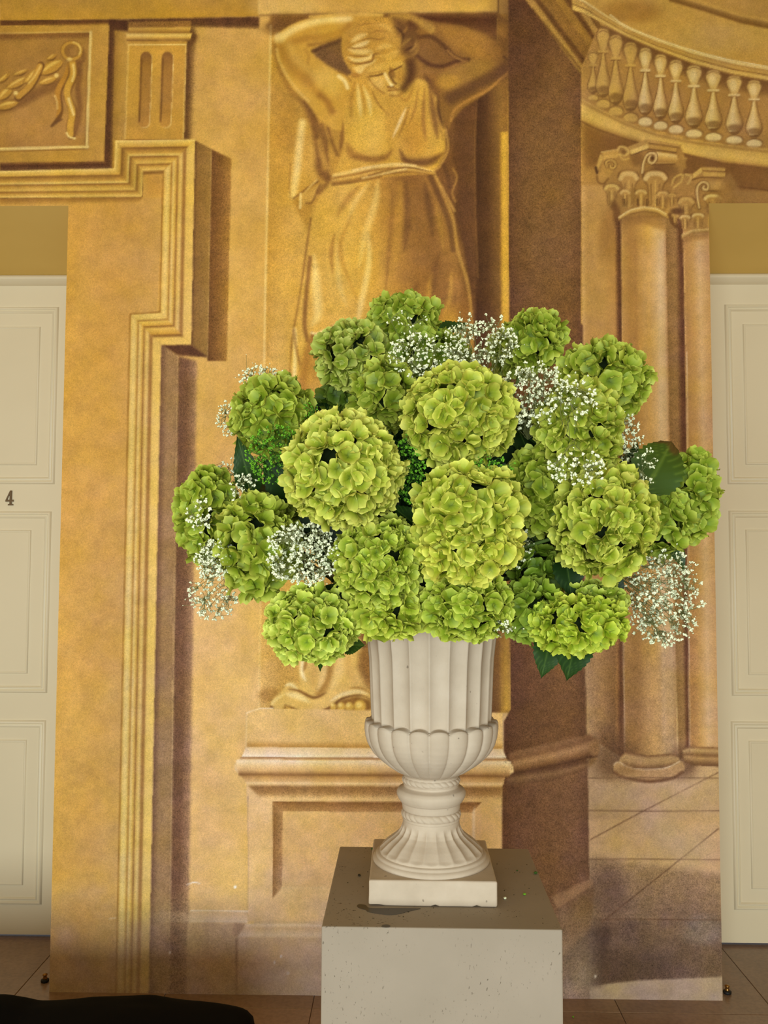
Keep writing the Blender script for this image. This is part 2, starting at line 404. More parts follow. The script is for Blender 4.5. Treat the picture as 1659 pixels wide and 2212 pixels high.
    hstrip([(278, 47), (412, 45)], [(277, 60), (414, 60)], [(0, (150, 106, 52)), (1, (160, 114, 54))])
    hstrip([(277, 60), (412, 58)], [(277, 71), (411, 71)], [(0, (204, 158, 76)), (.5, (196, 148, 66)), (1, (160, 114, 50))])
    hstrip([(272, 70), (415, 71)], [(274, 89), (411, 88)], [(0, (180, 134, 60)), (.3, (232, 192, 104)), (.6, (214, 166, 78)), (1, (140, 98, 46))])
    hstrip([(277, 89), (404, 89)], [(277, 99), (403, 99)], [(0, (190, 142, 62)), (.55, (202, 154, 68)), (.7, (236, 198, 114)), (1, (196, 148, 66))])
    vstrip([(277, 98), (269, 303)], [(403, 98), (397, 303)], [(0, (226, 184, 100)), (.03, (206, 156, 66)), (.5, (204, 154, 64)), (.97, (200, 150, 66)), (1, (226, 184, 100))])
    stroke([(269, 302), (397, 301)], 2, (150, 106, 50), sm=False, a=.7)
    for xt, xb in ((317, 312), (363, 358)):
        top = [(xt + 12.5 * math.cos(a), 126 + 13 * math.sin(a)) for a in np.linspace(math.pi, 2 * math.pi, 9)]
        bot = [(xb + 12.5 * math.cos(a), 264 + 13 * math.sin(a)) for a in np.linspace(0, math.pi, 9)]
        poly(top + bot, (228, 188, 106), .6)
        P = np.array(top + bot) + (-1.5, -1.5)
        poly(P, lambda x, y: _ramp(np.clip((y - 112) / 165, 0, 1), [(0, (146, 102, 50)), (.2, (172, 124, 56)), (1, (194, 142, 62))]), .5)
        stroke([(xt - 11, 128), (xb - 11, 262)], 3.5, (136, 94, 44), .9, 3, sm=False)
    # --- stepped surround (painted door moulding)
    O = [(-40, 371), (248, 365), (251, 305), (421, 303), (413, 744), (348, 745), (321, 2166)]
    I = [(-40, 429), (308, 426), (310, 370), (353, 369), (345, 674), (281, 678), (250, 2166)]
    # faces in painted shade beside it
    vstrip([(421, 303), (413, 744)], [(457, 322), (448, 772)], [(0, (120, 84, 46)), (.18, (150, 110, 56)), (1, (158, 118, 58))], st=.6)
    vstrip([(457, 322), (448, 780)], [(500, 343), (490, 780)], [(0, (122, 82, 42)), (.45, (142, 98, 48)), (1, (176, 128, 60))], st=.9)
    stroke([(457, 322), (448, 772)], 2, (190, 148, 84), sm=False, a=.6)
    poly([(348, 745), (413, 744), (450, 772), (384, 768)], (106, 70, 42), 1.5, st=.8)
    poly([(348, 745), (384, 768), (372, 1500), (366, 2166), (321, 2166)], (158, 120, 74), .8, st=.6)
    vstrip([(348, 745), (321, 2166)], [(362, 752), (334, 2166)], [(0, (122, 86, 56)), (1, (156, 118, 72))], .8)
    vstrip([(384, 768), (364, 2166)], [(426, 780), (405, 2166)], [(0, (118, 82, 54)), (.5, (128, 90, 58)), (1, (170, 128, 82))], st=1, blur=2.5)
    stroke([(384, 768), (364, 2166)], 2.5, (182, 144, 92), .6, 2, sm=False)
    bands_h = [(0, LI), (.05, (226, 184, 92)), (.18, (212, 164, 72)), (.22, (150, 106, 48)), (.27, (170, 124, 56)), (.40, (206, 158, 72)), (.47, (232, 194, 104)), (.52, (156, 110, 52)), (.58, (196, 148, 66)), (.72, (222, 178, 86)), (.78, (160, 114, 52)), (.84, (200, 152, 68)), (.97, (234, 192, 100)), (1, (120, 82, 40))]
    bands_v = [(0, (214, 172, 92)), (.06, (222, 180, 92)), (.24, (220, 178, 92)), (.30, (168, 122, 62)), (.36, (176, 130, 66)), (.42, (222, 182, 102)), (.50, (214, 170, 86)), (.54, (162, 116, 58)), (.60, (214, 168, 80)), (.68, (226, 188, 108)), (.74, (176, 128, 58)), (.78, (218, 176, 90)), (.86, (228, 190, 108)), (.95, (222, 180, 94)), (.99, (196, 148, 68)), (1, (180, 130, 58))]
    for i in range(6):
        o0, o1, i0, i1 = map(np.array, (O[i], O[i + 1], I[i], I[i + 1]))
        P = np.array([o0, o1, i1, i0], float)
        s = _bbox(P[:, 0].min(), P[:, 1].min(), P[:, 0].max(), P[:, 1].max(), 2)
        horiz = abs(o1[0] - o0[0]) > abs(o1[1] - o0[1])
        d = (o1 - o0) / np.linalg.norm(o1 - o0); nrm = np.array([-d[1], d[0]])
        so = (_XX[s] - o0[0]) * nrm[0] + (_YY[s] - o0[1]) * nrm[1]
        e = (i1 - i0) / np.linalg.norm(i1 - i0); n2 = np.array([-e[1], e[0]])
        si = (_XX[s] - i0[0]) * n2[0] + (_YY[s] - i0[1]) * n2[1]
        u = np.clip(so / (so - si + 1e-6), 0, 1)
        if i == 4:
            st_ = [(0, (222, 180, 92)), (.2, (218, 176, 88)), (.28, (140, 98, 46)), (.34, (206, 156, 66)), (.5, (222, 178, 86)), (.56, (160, 114, 52)), (.62, (214, 166, 72)), (.72, (220, 178, 84)), (.76, (166, 120, 56)), (.80, (220, 180, 92)), (.96, (230, 190, 100)), (1, (160, 114, 52))]
            u = u if True else u
        else: st_ = bands_h if horiz else bands_v
        if i == 1: st_ = [(a_, tuple(max(0, int(v * .93)) for v in c_)) for a_, c_ in bands_h]
        _comp(s, _mask(P, s), lambda x, y: _ramp(u, st_), .3)
        stroke([tuple(o1), tuple(i1)], 1.5, (170, 126, 58), .5, 2, sm=False)
    for (p, q) in (((251, 305), (421, 303)), ((0, 371), (248, 365)), ((248, 365), (251, 305))):
        stroke([p, q], 3, (234, 196, 108), .9, 2, sm=False)
    stroke([(352, 370), (345, 674), (281, 678), (250, 2166)], 2.5, (160, 112, 46), .8, 2, sm=False)
    hstrip([(0, 429), (308, 426)], [(0, 443), (300, 438)], [(0, (150, 104, 46)), (1, (206, 156, 72))], a=.8, blur=1)
    poly([(312, 372), (352, 371), (352, 420), (312, 430)], (190, 138, 64), 6, .6)
    stroke([(312, 374), (350, 372)], 6, (140, 98, 46), .8, 6, sm=False)
    # --- projecting block above the figure
    rect(560, -4, 1075, 29, (222, 174, 82)); blob(620, 12, 70, 30, (226, 184, 104), .7)
    hstrip([(560, 29), (1075, 24)], [(560, 34), (1075, 30)], [(0, (226, 184, 96)), (1, (150, 108, 54))], blur=1)
    stroke([(559, -2), (559, 30)], 2, (232, 194, 110), .8, 2, sm=False)
    # niche ground
    vstrip([(584, 34), (560, 1532)], [(1098, 30), (1102, 1540)],
           [(0, (206, 156, 68)), (.1, (214, 164, 72)), (.35, (208, 156, 66)), (.70, (150, 104, 50)), (.80, (104, 68, 38)), (.90, (92, 60, 34)), (.955, (140, 98, 48)), (.97, (190, 142, 58)), (1, (182, 134, 58))], st=.5)
    hstrip([(584, 32), (900, 30)], [(584, 70), (900, 44)], [(0, (128, 88, 44)), (.7, (160, 116, 56)), (1, (196, 148, 66))], blur=5, st=.7)
    hstrip([(880, 28), (1076, 26)], [(880, 66), (1076, 82)], [(0, (140, 98, 50)), (.3, (102, 64, 34)), (1, (130, 88, 46))], blur=3, st=.6)
    poly([(1075, 28), (1098, 46), (1098, 300), (1074, 300)], (150, 106, 50), 2, st=.6)
    blob(1086, 66, 12, 16, (190, 138, 52), .8); stroke([(1074, 40), (1074, 100)], 2, (178, 134, 64), .7, 2, sm=False)
    vstrip([(1000, 190), (1000, 700)], [(1084, 190), (1092, 700)], [(0, (96, 62, 36)), (.28, (112, 74, 42)), (.34, (84, 54, 32)), (.6, (100, 66, 38)), (1, (150, 108, 52))], blur=4, st=.6)
    stroke([(1030, 215), (1026, 300), (1026, 420), (1032, 600)], 3, (142, 98, 54), .8, 4)
    vstrip([(1080, 285), (1086, 1532)], [(1098, 285), (1103, 1536)], [(0, (176, 128, 52)), (.4, (214, 164, 62)), (1, (206, 156, 62))], blur=1.5, a=.95)
    rect(575, 50, 586, 60, (120, 84, 44), 2, .4)
    stroke([(585, 56), (573, 640), (560, 1530)], 5, (236, 196, 112), .85, 3, sm=False)
    # soft lights of the niche ground on the left
    blob(640, 520, 40, 140, (222, 172, 80), .6, soft=1.4); blob(610, 300, 26, 120, (200, 150, 62), .8, soft=1.4)
    blob(605, 950, 34, 260, (226, 182, 106), .6, soft=1.4)
    paint_figure()
    # --- dark recess wall right of the niche
    vstrip([(1098, -4), (1100, 800), (1103, 1532), (1088, 1560), (1084, 2166)], [(1255, -4), (1259, 800), (1268, 1620), (1272, 2166), (1272, 2167)],
           [(0, (110, 74, 44)), (.25, (116, 79, 45)), (.8, (128, 88, 50)), (1, (122, 84, 50))], st=1.0)
    blob(1190, 420, 70, 260, (138, 100, 56), .6, soft=1.5, st=1); blob(1130, 60, 60, 130, (98, 64, 38), .7, soft=1.4); blob(1120, 1250, 60, 250, (102, 66, 44), .6, soft=1.5)
    stroke([(1076, -2), (1076, 27)], 3, D0, .6, 3, sm=False)
    # slanted painted beams at top
    poly([(1130, -5), (1262, -5), (1300, 60), (1262, 154), (1255, 152)], (132, 92, 46), 1, st=.8)
    hs = [((1140, -6), (1256, 150), 14, (176, 134, 66)), ((1156, -6), (1264, 134), 8, (112, 76, 38)), ((1178, -6), (1272, 118), 22, (150, 108, 50)), ((1204, -6), (1280, 100), 16, (166, 122, 54)), ((1222, -6), (1288, 90), 5, (118, 80, 40)), ((1240, -6), (1297, 84), 12, (190, 146, 74)), ((1256, -6), (1304, 70), 8, (150, 108, 52))]
    for p, q, w, c in hs: stroke([p, q], w, c, .9, 5, sm=False, st=.7)
    stroke([(1150, 20), (1258, 154)], 4, (104, 68, 36), .7, 5, sm=False)
    # --- rotunda with balcony at top right
    poly([(1255, 156), (1255, 700), (1345, 700), (1345, 480), (1600, 445), (1665, 445), (1665, 350), (1400, 290)], (196, 148, 76), .8)
    poly([(1240, -5), (1665, -5), (1665, 150), (1560, 130), (1430, 80), (1330, 30)], (206, 160, 76), .5)
    blob(1365, 25, 60, 24, (170, 122, 52), .7); blob(1560, 80, 120, 30, (208, 166, 90), .7)
    hstrip([(1445, -14), (1520, 10), (1600, 34), (1670, 48)], [(1445, 2), (1520, 24), (1600, 50), (1670, 64)], [(0, (190, 146, 74)), (.4, (160, 118, 56)), (1, (140, 98, 44))], blur=1.5)
    poly([(1500, -5), (1670, -5), (1670, 44), (1600, 30), (1540, 10)], (196, 150, 72), 2)
    rail_t = [(1236, -12), (1262, 0), (1300, 26), (1352, 58), (1420, 86), (1500, 112), (1580, 132), (1670, 148)]
    rail_b = [(1236, 22), (1262, 30), (1300, 50), (1352, 78), (1420, 108), (1500, 138), (1580, 160), (1670, 176)]
    hstrip(rail_t, rail_b, [(0, (220, 180, 98)), (.12, (234, 202, 126)), (.2, (190, 146, 74)), (.5, (206, 162, 80)), (.62, (150, 108, 52)), (.68, (214, 172, 88)), (.95, (220, 178, 92)), (1, (140, 98, 50))])
    stroke([(1318, 32), (1352, 56), (1420, 84), (1500, 110), (1580, 130), (1670, 146)], 2.5, (240, 214, 150), .9, 2)
    # balustrade field
    bal_t = [(1255, 148), (1290, 64), (1310, 56), (1352, 79), (1420, 109), (1500, 139), (1580, 161), (1670, 177)]
    bal_b = [(1255, 222), (1290, 236), (1310, 244), (1352, 260), (1420, 282), (1500, 300), (1580, 314), (1670, 322)]
    poly(bal_t + bal_b[::-1], (184, 138, 72), .5)
    hstrip([(1300, 54), (1352, 79), (1420, 109), (1500, 139), (1580, 161), (1670, 177)], [(1300, 92), (1352, 112), (1420, 142), (1500, 174), (1580, 198), (1670, 212)], [(0, (136, 96, 50)), (.6, (146, 104, 56)), (1, (176, 132, 68))], blur=2)
    def baluster(x, yt, yb, w, lt):
        H = yb - yt; c1 = (202, 158, 84) if lt < .5 else (214, 174, 100); c2 = (228, 194, 126) if lt > .4 else (206, 162, 84)
        dk = (142, 102, 54)
        # cap bulb
        cp = lambda k: [(x - .52 * w * k, yt + H * .10), (x - .30 * w * k, yt + H * .02), (x + .30 * w * k, yt + H * .02), (x + .52 * w * k, yt + H * .10), (x + .36 * w * k, yt + H * .20), (x + .13 * w, yt + H * .28), (x - .13 * w, yt + H * .28), (x - .36 * w * k, yt + H * .20)]
        poly(cp(1), dk, 1.2, .9, sm=True); poly(cp(.80), c1, 1.2, 1, sm=True); blob(x - 2, yt + H * .15, w * .2, H * .08, c2, .9, soft=.9)
        stroke([(x - w * .42, yt + H * .07), (x, yt + H * .035), (x + w * .42, yt + H * .07)], 2, (132, 92, 48), .6, 2)
        stroke([(x - w * .28, yt + H * .29), (x + w * .28, yt + H * .29)], 5, c2, .9, 2, sm=False)
        stroke([(x - w * .3, yt + H * .315), (x + w * .3, yt + H * .315)], 2, dk, .8, 2, sm=False)
        L = [(x - w * .14, yt + H * .32), (x - w * .30, yt + H * .5), (x - w * .50, yt + H * .66), (x - w * .50, yt + H * .74), (x - w * .34, yt + H * .82), (x - w * .12, yt + H * .86)]
        R = [(2 * x - a, b) for a, b in L]
        poly(np.vstack([smooth(L), smooth(R)[::-1]]), dk, .8, .9)
        L2 = smooth([(a + 2, b) for a, b in L[:5]]); R2 = smooth([(a - 2, b - 2) for a, b in R[:5]])
        vstrip(L2, R2, [(0, c1), (.35, c2), (.7, c1), (1, (170, 126, 66))])
        blob(x + 1, yt + H * .76, w * .42, H * .05, dk, .7, soft=.8)
        # foot
        blob(x + 1, yt + H * .93, w * .50, H * .065, dk, .9, soft=.3); blob(x, yt + H * .94, w * .46, H * .06, c2, 1, soft=.3)
        rect(x - w * .62, yt + H * .975, x + w * .62, yt + H * 1.01, (160, 118, 60), 1, .5)
    for (x, yt, yb, w, lt) in ((1281, 110, 218, 24, .1), (1303, 60, 236, 32, .1), (1330, 74, 252, 33, .2), (1362, 90, 266, 34, .3), (1394, 102, 274, 32, .5), (1427, 116, 282, 32, .5), (1460, 128, 290, 34, .8), (1499, 140, 299, 38, 1), (1541, 150, 306, 38, 1), (1586, 162, 312, 38, 1), (1629, 172, 319, 36, 1)):
        baluster(x, yt, yb, w, lt)
    # balcony slab
    sl_t = [(1255, 212), (1290, 232), (1352, 264), (1420, 288), (1500, 304), (1580, 314), (1670, 324)]
    sl_b = [(1255, 258), (1290, 276), (1352, 298), (1420, 318), (1500, 336), (1580, 348), (1670, 358)]
    hstrip(sl_t, sl_b, [(0, (206, 162, 86)), (.15, (182, 138, 70)), (.3, (216, 172, 88)), (.7, (226, 182, 94)), (1, (214, 168, 84))], blur=.5)
    stroke([(1255, 262), (1290, 279), (1352, 301), (1385, 311)], 3, (130, 90, 46), .8, 3)
    # shade under the slab
    poly([(1256, 262), (1300, 282), (1380, 304), (1400, 330), (1300, 350), (1290, 365), (1258, 365)], (140, 96, 46), 8, .9)
    poly([(1400, 326), (1475, 330), (1560, 350), (1665, 362), (1665, 442), (1540, 440), (1500, 400), (1440, 370)], (142, 98, 52), 1, .95)
    poly([(1560, 410), (1665, 412), (1665, 442), (1540, 441)], (174, 130, 70), 3, .9)
    stroke([(1575, 400), (1665, 412)], 3, (122, 82, 44), .8, 3, sm=False)
    poly([(1258, 365), (1290, 362), (1330, 400), (1310, 470), (1258, 480)], (180, 132, 66), 8, .6)
    # columns
    vstrip([(1257, 400), (1260, 1000), (1268, 1585)], [(1336, 400), (1336, 1000), (1334, 1640)], [(0, (206, 160, 92)), (.12, (200, 152, 82)), (.6, (204, 154, 82)), (.9, (196, 144, 78)), (1, (180, 130, 70))])
    blob(1320, 500, 24, 60, (176, 126, 64), .7, .2)
    vstrip([(1262, 1380), (1270, 1590)], [(1336, 1380), (1332, 1660)], [(0, (182, 140, 88)), (.5, (178, 132, 78)), (1, (140, 98, 56))], blur=3, st=.8)
    blob(1320, 1600, 30, 40, (120, 84, 50), .6, soft=1.2, st=.9)
    vstrip([(1328, 470), (1335, 1000), (1330, 1640)], [(1344, 470), (1346, 1000), (1350, 1640)], [(0, (170, 120, 66)), (.5, (118, 78, 46)), (1, (130, 88, 52))], blur=1.5, st=.8)
    vstrip([(1436, 470), (1446, 1000), (1466, 1640)], [(1480, 470), (1484, 1000), (1492, 1640)], [(0, (160, 118, 66)), (.5, (168, 124, 70)), (.75, (124, 82, 50)), (1, (120, 78, 48))], blur=1, st=.7)
    vstrip([(1342, 470), (1344, 1000), (1349, 1500), (1349, 1640)], [(1438, 470), (1447, 1000), (1459, 1400), (1462, 1640)],
           [(0, (206, 158, 92)), (.04, (196, 146, 78)), (.2, (186, 136, 70)), (.42, (204, 154, 82)), (.6, (218, 168, 92)), (.78, (224, 180, 116)), (.93, (218, 176, 118)), (1, (196, 148, 92))])
    for x, c in ((1372, (178, 128, 68)), (1392, (206, 160, 92)), (1425, (232, 194, 138))): stroke([(x, 520), (x + 4, 1000), (x + 10, 1600)], 8, c, .45, 9)
    vstrip([(1346, 1300), (1349, 1640)], [(1456, 1300), (1462, 1640)], [(0, (140, 98, 56)), (.25, (156, 112, 64)), (.55, (196, 148, 88)), (1, (176, 134, 80))], a=.55, st=.9, ya=[(1300, 0), (1440, 1), (1640, 1)])
    hstrip([(1342, 466), (1390, 456), (1438, 466)], [(1342, 500), (1390, 484), (1438, 500)], [(0, (150, 106, 56)), (1, (190, 140, 74))], a=.8, blur=3)
    vstrip([(1475, 490), (1484, 1000), (1490, 1640)], [(1532, 490), (1545, 1000), (1560, 1640)], [(0, (210, 160, 94)), (.1, (190, 140, 78)), (.35, (206, 156, 88)), (.6, (222, 176, 116)), (1, (206, 156, 96))])
    vstrip([(1484, 1200), (1490, 1640)], [(1505, 1200), (1512, 1640)], [(0, (176, 124, 70)), (1, (200, 148, 84))], a=.7, st=.7, blur=2)
    stroke([(1484, 760), (1487, 1300), (1490, 1640)], 2, (224, 184, 130), .8, 2)
    stroke([(1345, 1300), (1350, 1640)], 2.5, (196, 154, 104), .8, 2)
    # capitals
    def scroll(pts, w, c=(224, 184, 112)):
        stroke(pts, w + 4, (132, 92, 48), .85, 3); stroke(pts, w, c, 1, 2.5)
    k = lambda x, y: (1260 + x / 5.53, 290 + y / 5.53)
    def K(*v): return [k(v[i], v[i + 1]) for i in range(0, len(v), 2)]
    poly(K(150, 440, 230, 220, 420, 180, 540, 150, 760, 60, 1160, 130, 1180, 200, 1230, 300, 1200, 440, 1050, 700, 1010, 860, 960, 960, 430, 980, 400, 860, 330, 780, 250, 640, 160, 560), (178, 132, 68), 1)
    blob(*k(950, 420), 26, 12, (130, 90, 50), .7); blob(*k(640, 290), 14, 16, (140, 98, 52), .7); blob(*k(1060, 460), 16, 18, (150, 108, 58), .7)
    poly(K(540, 150, 760, 62, 790, 110, 560, 190), (190, 146, 76)); poly(K(560, 190, 775, 115, 780, 170, 570, 245), (222, 180, 98)); stroke(K(560, 250, 780, 178), 2, DK, .7, 2)
    poly(K(765, 62, 1158, 130, 1150, 165, 780, 100), (200, 154, 82)); poly(K(780, 118, 1115, 165, 1110, 215, 782, 170), (196, 150, 76)); stroke(K(780, 105, 1140, 160), 2, (120, 82, 42), .8, 2); stroke(K(780, 175, 1105, 222), 3, (122, 84, 44), .8, 3)
    poly(K(215, 215, 415, 180, 420, 230, 240, 270), (200, 152, 76)); poly(K(235, 262, 415, 235, 415, 275, 240, 305), (208, 160, 82)); stroke(K(215, 212, 415, 180), 2, (222, 180, 102), .8, 2)
    poly(K(205, 225, 235, 290, 165, 450, 150, 400), (206, 160, 82)); stroke(K(150, 400, 165, 460), 6, (92, 60, 36), .8, 3)
    stroke(K(415, 185, 440, 150, 500, 160, 540, 210, 500, 250, 430, 240), 5, (216, 172, 92), .9, 3); stroke(K(430, 250, 480, 300, 540, 290), 4, (206, 160, 82), .9, 3); blob(*k(480, 215), 5, 6, (140, 98, 50), .7)
    # volutes
    poly(K(860, 215, 1090, 240, 1130, 300, 1080, 350, 860, 350, 820, 280), (214, 172, 98), 1.5); hstrip(K(870, 215, 1120, 250), K(870, 340, 1110, 345), [(0, (230, 192, 120)), (.5, (206, 160, 84)), (1, (170, 124, 62))], blur=1)
    scroll(K(705, 460, 720, 340, 770, 240, 850, 230, 870, 290, 830, 345, 780, 320, 800, 265, 835, 268), 4.5)
    blob(*k(825, 285), 4, 5, (112, 74, 38), .9, soft=.5); stroke(K(830, 365, 1090, 355), 3, (118, 80, 42), .7, 3)
    poly(K(180, 480, 260, 320, 380, 380, 300, 540, 230, 590, 180, 560), (192, 144, 72), 1.5); scroll(K(280, 390, 275, 330, 340, 310, 385, 350, 370, 400, 330, 400, 320, 370), 3.5, (208, 162, 84)); stroke(K(160, 500, 180, 570, 240, 590, 300, 530), 4, (140, 98, 48), .8, 3)
    # acanthus leaves
    def leaf(cx, cy, w, h, c=(214, 172, 100)):
        L = [(cx - w * .22, cy + h), (cx - w * .30, cy + h * .4), (cx - w * .5, cy + h * .12), (cx - w * .42, cy - h * .08), (cx, cy - h * .14), (cx + w * .42, cy - h * .06), (cx + w * .5, cy + h * .14), (cx + w * .3, cy + h * .42), (cx + w * .22, cy + h)]
        poly(L, (128, 88, 46), 1.4, .9, sm=True)
        poly([(a * .86 + cx * .14, b + 1) for a, b in L], (190, 144, 76), 1, 1, sm=True)
        stroke([(cx - w * .38, cy + h * .14), (cx - w * .2, cy - h * .01), (cx + w * .2, cy - h * .01), (cx + w * .38, cy + h * .12)], h * .13 + 1, c, .95, 3)
        stroke([(cx, cy + h * .2), (cx, cy + h)], 2.5, (218, 172, 90), .8, 2)
        for q in (-.17, .17): stroke([(cx + w * q, cy + h * .3), (cx + w * q * .9, cy + h * .95)], 2, (132, 92, 46), .7, 2)
    leaf(*k(540, 480), 46, 68); leaf(*k(860, 480), 56, 68, (222, 182, 112)); leaf(*k(340, 620), 36, 42, (216, 174, 94)); leaf(*k(500, 680), 24, 32); leaf(*k(690, 680), 28, 32); leaf(*k(950, 700), 30, 32, (210, 166, 92))
    for x in (495, 650, 760, 880): stroke(K(x, 780, x + 2, 850), 4, (112, 76, 40), .75, 2)
    blob(*k(360, 850), 7, 11, (134, 92, 48), .8); blob(*k(400, 960), 8, 22, (128, 86, 46), .7)
    hstrip([(1336, 468), (1362, 452), (1392, 446), (1420, 450), (1440, 462)], [(1336, 478), (1362, 464), (1392, 458), (1420, 462), (1440, 474)], [(0, (226, 184, 108)), (.5, (206, 160, 84)), (1, (142, 100, 52))], blur=.6)
    stroke([(1336, 470), (1362, 454), (1392, 448), (1420, 452), (1438, 462)], 2, (238, 204, 136), .8, 2)
    # second capital
    poly(K(1060, 650, 1200, 470, 1320, 470, 1420, 390, 1680, 400, 1680, 830, 1495, 840, 1495, 1130, 1200, 1160, 1150, 1000, 1130, 860), (182, 136, 72), 1)
    poly(K(1310, 470, 1410, 395, 1425, 450, 1310, 530), (212, 168, 90)); poly(K(1425, 395, 1700, 410, 1700, 440, 1435, 425), (198, 152, 80)); poly(K(1430, 450, 1700, 460, 1700, 510, 1435, 500), (206, 160, 82)); stroke(K(1430, 435, 1690, 450), 2, (126, 86, 44), .8, 2); stroke(K(1300, 545, 1430, 515, 1690, 525), 3, (126, 86, 44), .8, 3)
    poly(K(1480, 560, 1700, 570, 1700, 660, 1500, 650), (200, 154, 84), 1); stroke(K(1490, 675, 1690, 685), 3, (118, 80, 42), .7, 3)
    scroll(K(1385, 880, 1360, 720, 1370, 620, 1430, 570, 1490, 600, 1480, 660, 1430, 650, 1440, 620), 4.5)
    stroke(K(1060, 600, 1090, 520, 1180, 480, 1170, 560, 1080, 640), 4, (214, 170, 88), .9, 3); stroke(K(1220, 480, 1290, 510, 1250, 590), 4, (210, 168, 92), .9, 3)
    leaf(*k(1230, 780), 38, 50, (206, 162, 88)); leaf(*k(1550, 740), 46, 40, (226, 190, 118)); leaf(*k(1215, 980), 26, 26, (222, 182, 110)); leaf(*k(1370, 960), 30, 28, (224, 186, 116)); leaf(*k(1060, 720), 18, 24, (206, 160, 84)); leaf(*k(1090, 960), 20, 22, (206, 160, 86))
    blob(*k(1120, 920), 14, 7, (112, 74, 40), .8); stroke(K(1030, 960, 1080, 1080, 1150, 1120, 1160, 1250, 1170, 1400), 8, (120, 80, 42), .8, 5)
    hstrip([(1472, 506), (1496, 496), (1532, 494)], [(1472, 518), (1496, 505), (1532, 502)], [(0, (222, 180, 106)), (1, (160, 116, 60))], blur=.8)
    hstrip([(1474, 518), (1496, 506), (1532, 503)], [(1474, 540), (1496, 522), (1532, 516)], [(0, (156, 112, 60)), (1, (198, 148, 84))], a=.8, blur=2)
    # leaf ornaments far right of capitals
    stroke(K(1150, 200, 1190, 280, 1230, 290), 5, (190, 144, 76), .8, 4); stroke(K(1130, 330, 1200, 340, 1220, 400), 5, (176, 130, 66), .8, 4)
    poly([(1560, 386), (1576, 372), (1590, 396), (1600, 412), (1582, 436), (1545, 438)], (170, 126, 70), 3, .8)
    # --- column bases
    bg = lambda x0, x1, y: None
    poly([(1268, 1590), (1350, 1640), (1470, 1640), (1560, 1640), (1560, 2166), (1272, 2166)], (196, 156, 104), 0)
    vstrip([(1270, 1640), (1272, 2166)], [(1558, 1640), (1562, 2166)], [(0, (190, 150, 98)), (.5, (206, 164, 108)), (1, (214, 170, 110))], st=.3)
    blob(1330, 1640, 46, 50, (120, 84, 52), .75, soft=1.1, st=.9); blob(1475, 1650, 30, 34, (124, 86, 54), .7, soft=1, st=.8)
    poly([(1268, 1585), (1292, 1597), (1290, 1640), (1272, 1660)], (150, 110, 64), 2, st=.7)
    hstrip([(1474, 1618), (1490, 1612), (1560, 1614)], [(1478, 1646), (1500, 1654), (1560, 1656)], [(0, (150, 106, 62)), (.2, (206, 162, 96)), (.45, (150, 108, 62)), (.6, (196, 150, 88)), (1, (126, 88, 52))], blur=1)
    hstrip([(1340, 1634), (1350, 1624), (1398, 1632), (1450, 1628), (1466, 1634)], [(1336, 1652), (1360, 1660), (1400, 1664), (1440, 1660), (1470, 1650)], [(0, (140, 98, 58)), (.25, (196, 152, 92)), (.6, (186, 142, 84)), (1, (120, 82, 48))], blur=1, st=.5)
    P = [(1326, 1652), (1336, 1646), (1360, 1658), (1400, 1662), (1440, 1658), (1468, 1645), (1478, 1652), (1476, 1668), (1450, 1684), (1400, 1690), (1350, 1682), (1328, 1668)]
    poly(P, (196, 150, 90), 1, sm=True, st=.5)
    stroke(P[:6], 2.5, (226, 188, 130), .9, 2)
    stroke([(1328, 1668), (1350, 1680), (1400, 1688), (1450, 1682), (1474, 1668)], 7, (124, 84, 50), .85, 5)
    blob(1352, 1664, 22, 10, (160, 118, 68), .6)
    # --- painted paving in perspective
    poly([(1270, 1770), (1558, 1770), (1558, 1880), (1420, 1872), (1272, 1855)], (216, 172, 108), 4, .7)
    hstrip([(1272, 1850), (1360, 1862), (1450, 1876), (1562, 1890)], [(1272, 2150), (1562, 2150)], [(0, (176, 138, 88)), (.35, (146, 112, 76)), (1, (126, 98, 72))], blur=6, st=1)
    poly([(1273, 1990), (1562, 1990), (1562, 2105), (1400, 2118), (1215, 2134), (1215, 2050)], (124, 94, 66), 4, st=1)
    blob(1520, 2010, 50, 30, (150, 126, 96), .7, st=1); blob(1440, 2000, 40, 25, (146, 112, 76), .6); blob(1350, 2090, 110, 34, (96, 70, 50), .8, -.1, 1.2, st=.9); blob(1310, 1930, 40, 60, (128, 96, 68), .6)
    for y, c in ((1680, .8), (1751, .9), (1856, .7), (1986, .9)):
        stroke([(1272, y), (1562, y + (1 if y < 1900 else 1))], 2, (112, 78, 50), c, 2, sm=False)
    stroke([(1553, 1668), (1390, 1752), (1275, 1814)], 2, (118, 82, 52), .8, 2)
    stroke([(1552, 1790), (1430, 1888), (1300, 1992)], 2, (112, 78, 50), .8, 2)
    for x, y, r in ((1420, 1790, 30), (1500, 1720, 40), (1330, 1720, 36), (1480, 1830, 34)): blob(x, y, r * 1.6, r, (208, 172, 120), .5, soft=1.4)
    poly([(1215, 2136), (1380, 2118), (1562, 2110), (1562, 2170), (1215, 2170)], (190, 158, 116), 1.2, st=.2)
    # --- dark dado right of the painted plinth
    vstrip([(1105, 1660), (1084, 1700), (1084, 2166)], [(1270, 1660), (1274, 2000), (1274, 2166)], [(0, (118, 80, 48)), (.5, (134, 94, 58)), (1, (130, 92, 58))], st=1)
    hstrip([(1100, 1626), (1200, 1602), (1275, 1586)], [(1100, 1646), (1200, 1624), (1290, 1600)], [(0, (146, 104, 62)), (1, (140, 98, 58))], blur=2, st=.6)
    hstrip([(1106, 1642), (1200, 1622), (1284, 1598)], [(1112, 1672), (1200, 1655), (1292, 1634)], [(0, (156, 112, 66)), (.3, (176, 130, 78)), (.7, (140, 98, 56)), (1, (96, 64, 40))], blur=1, st=.7)
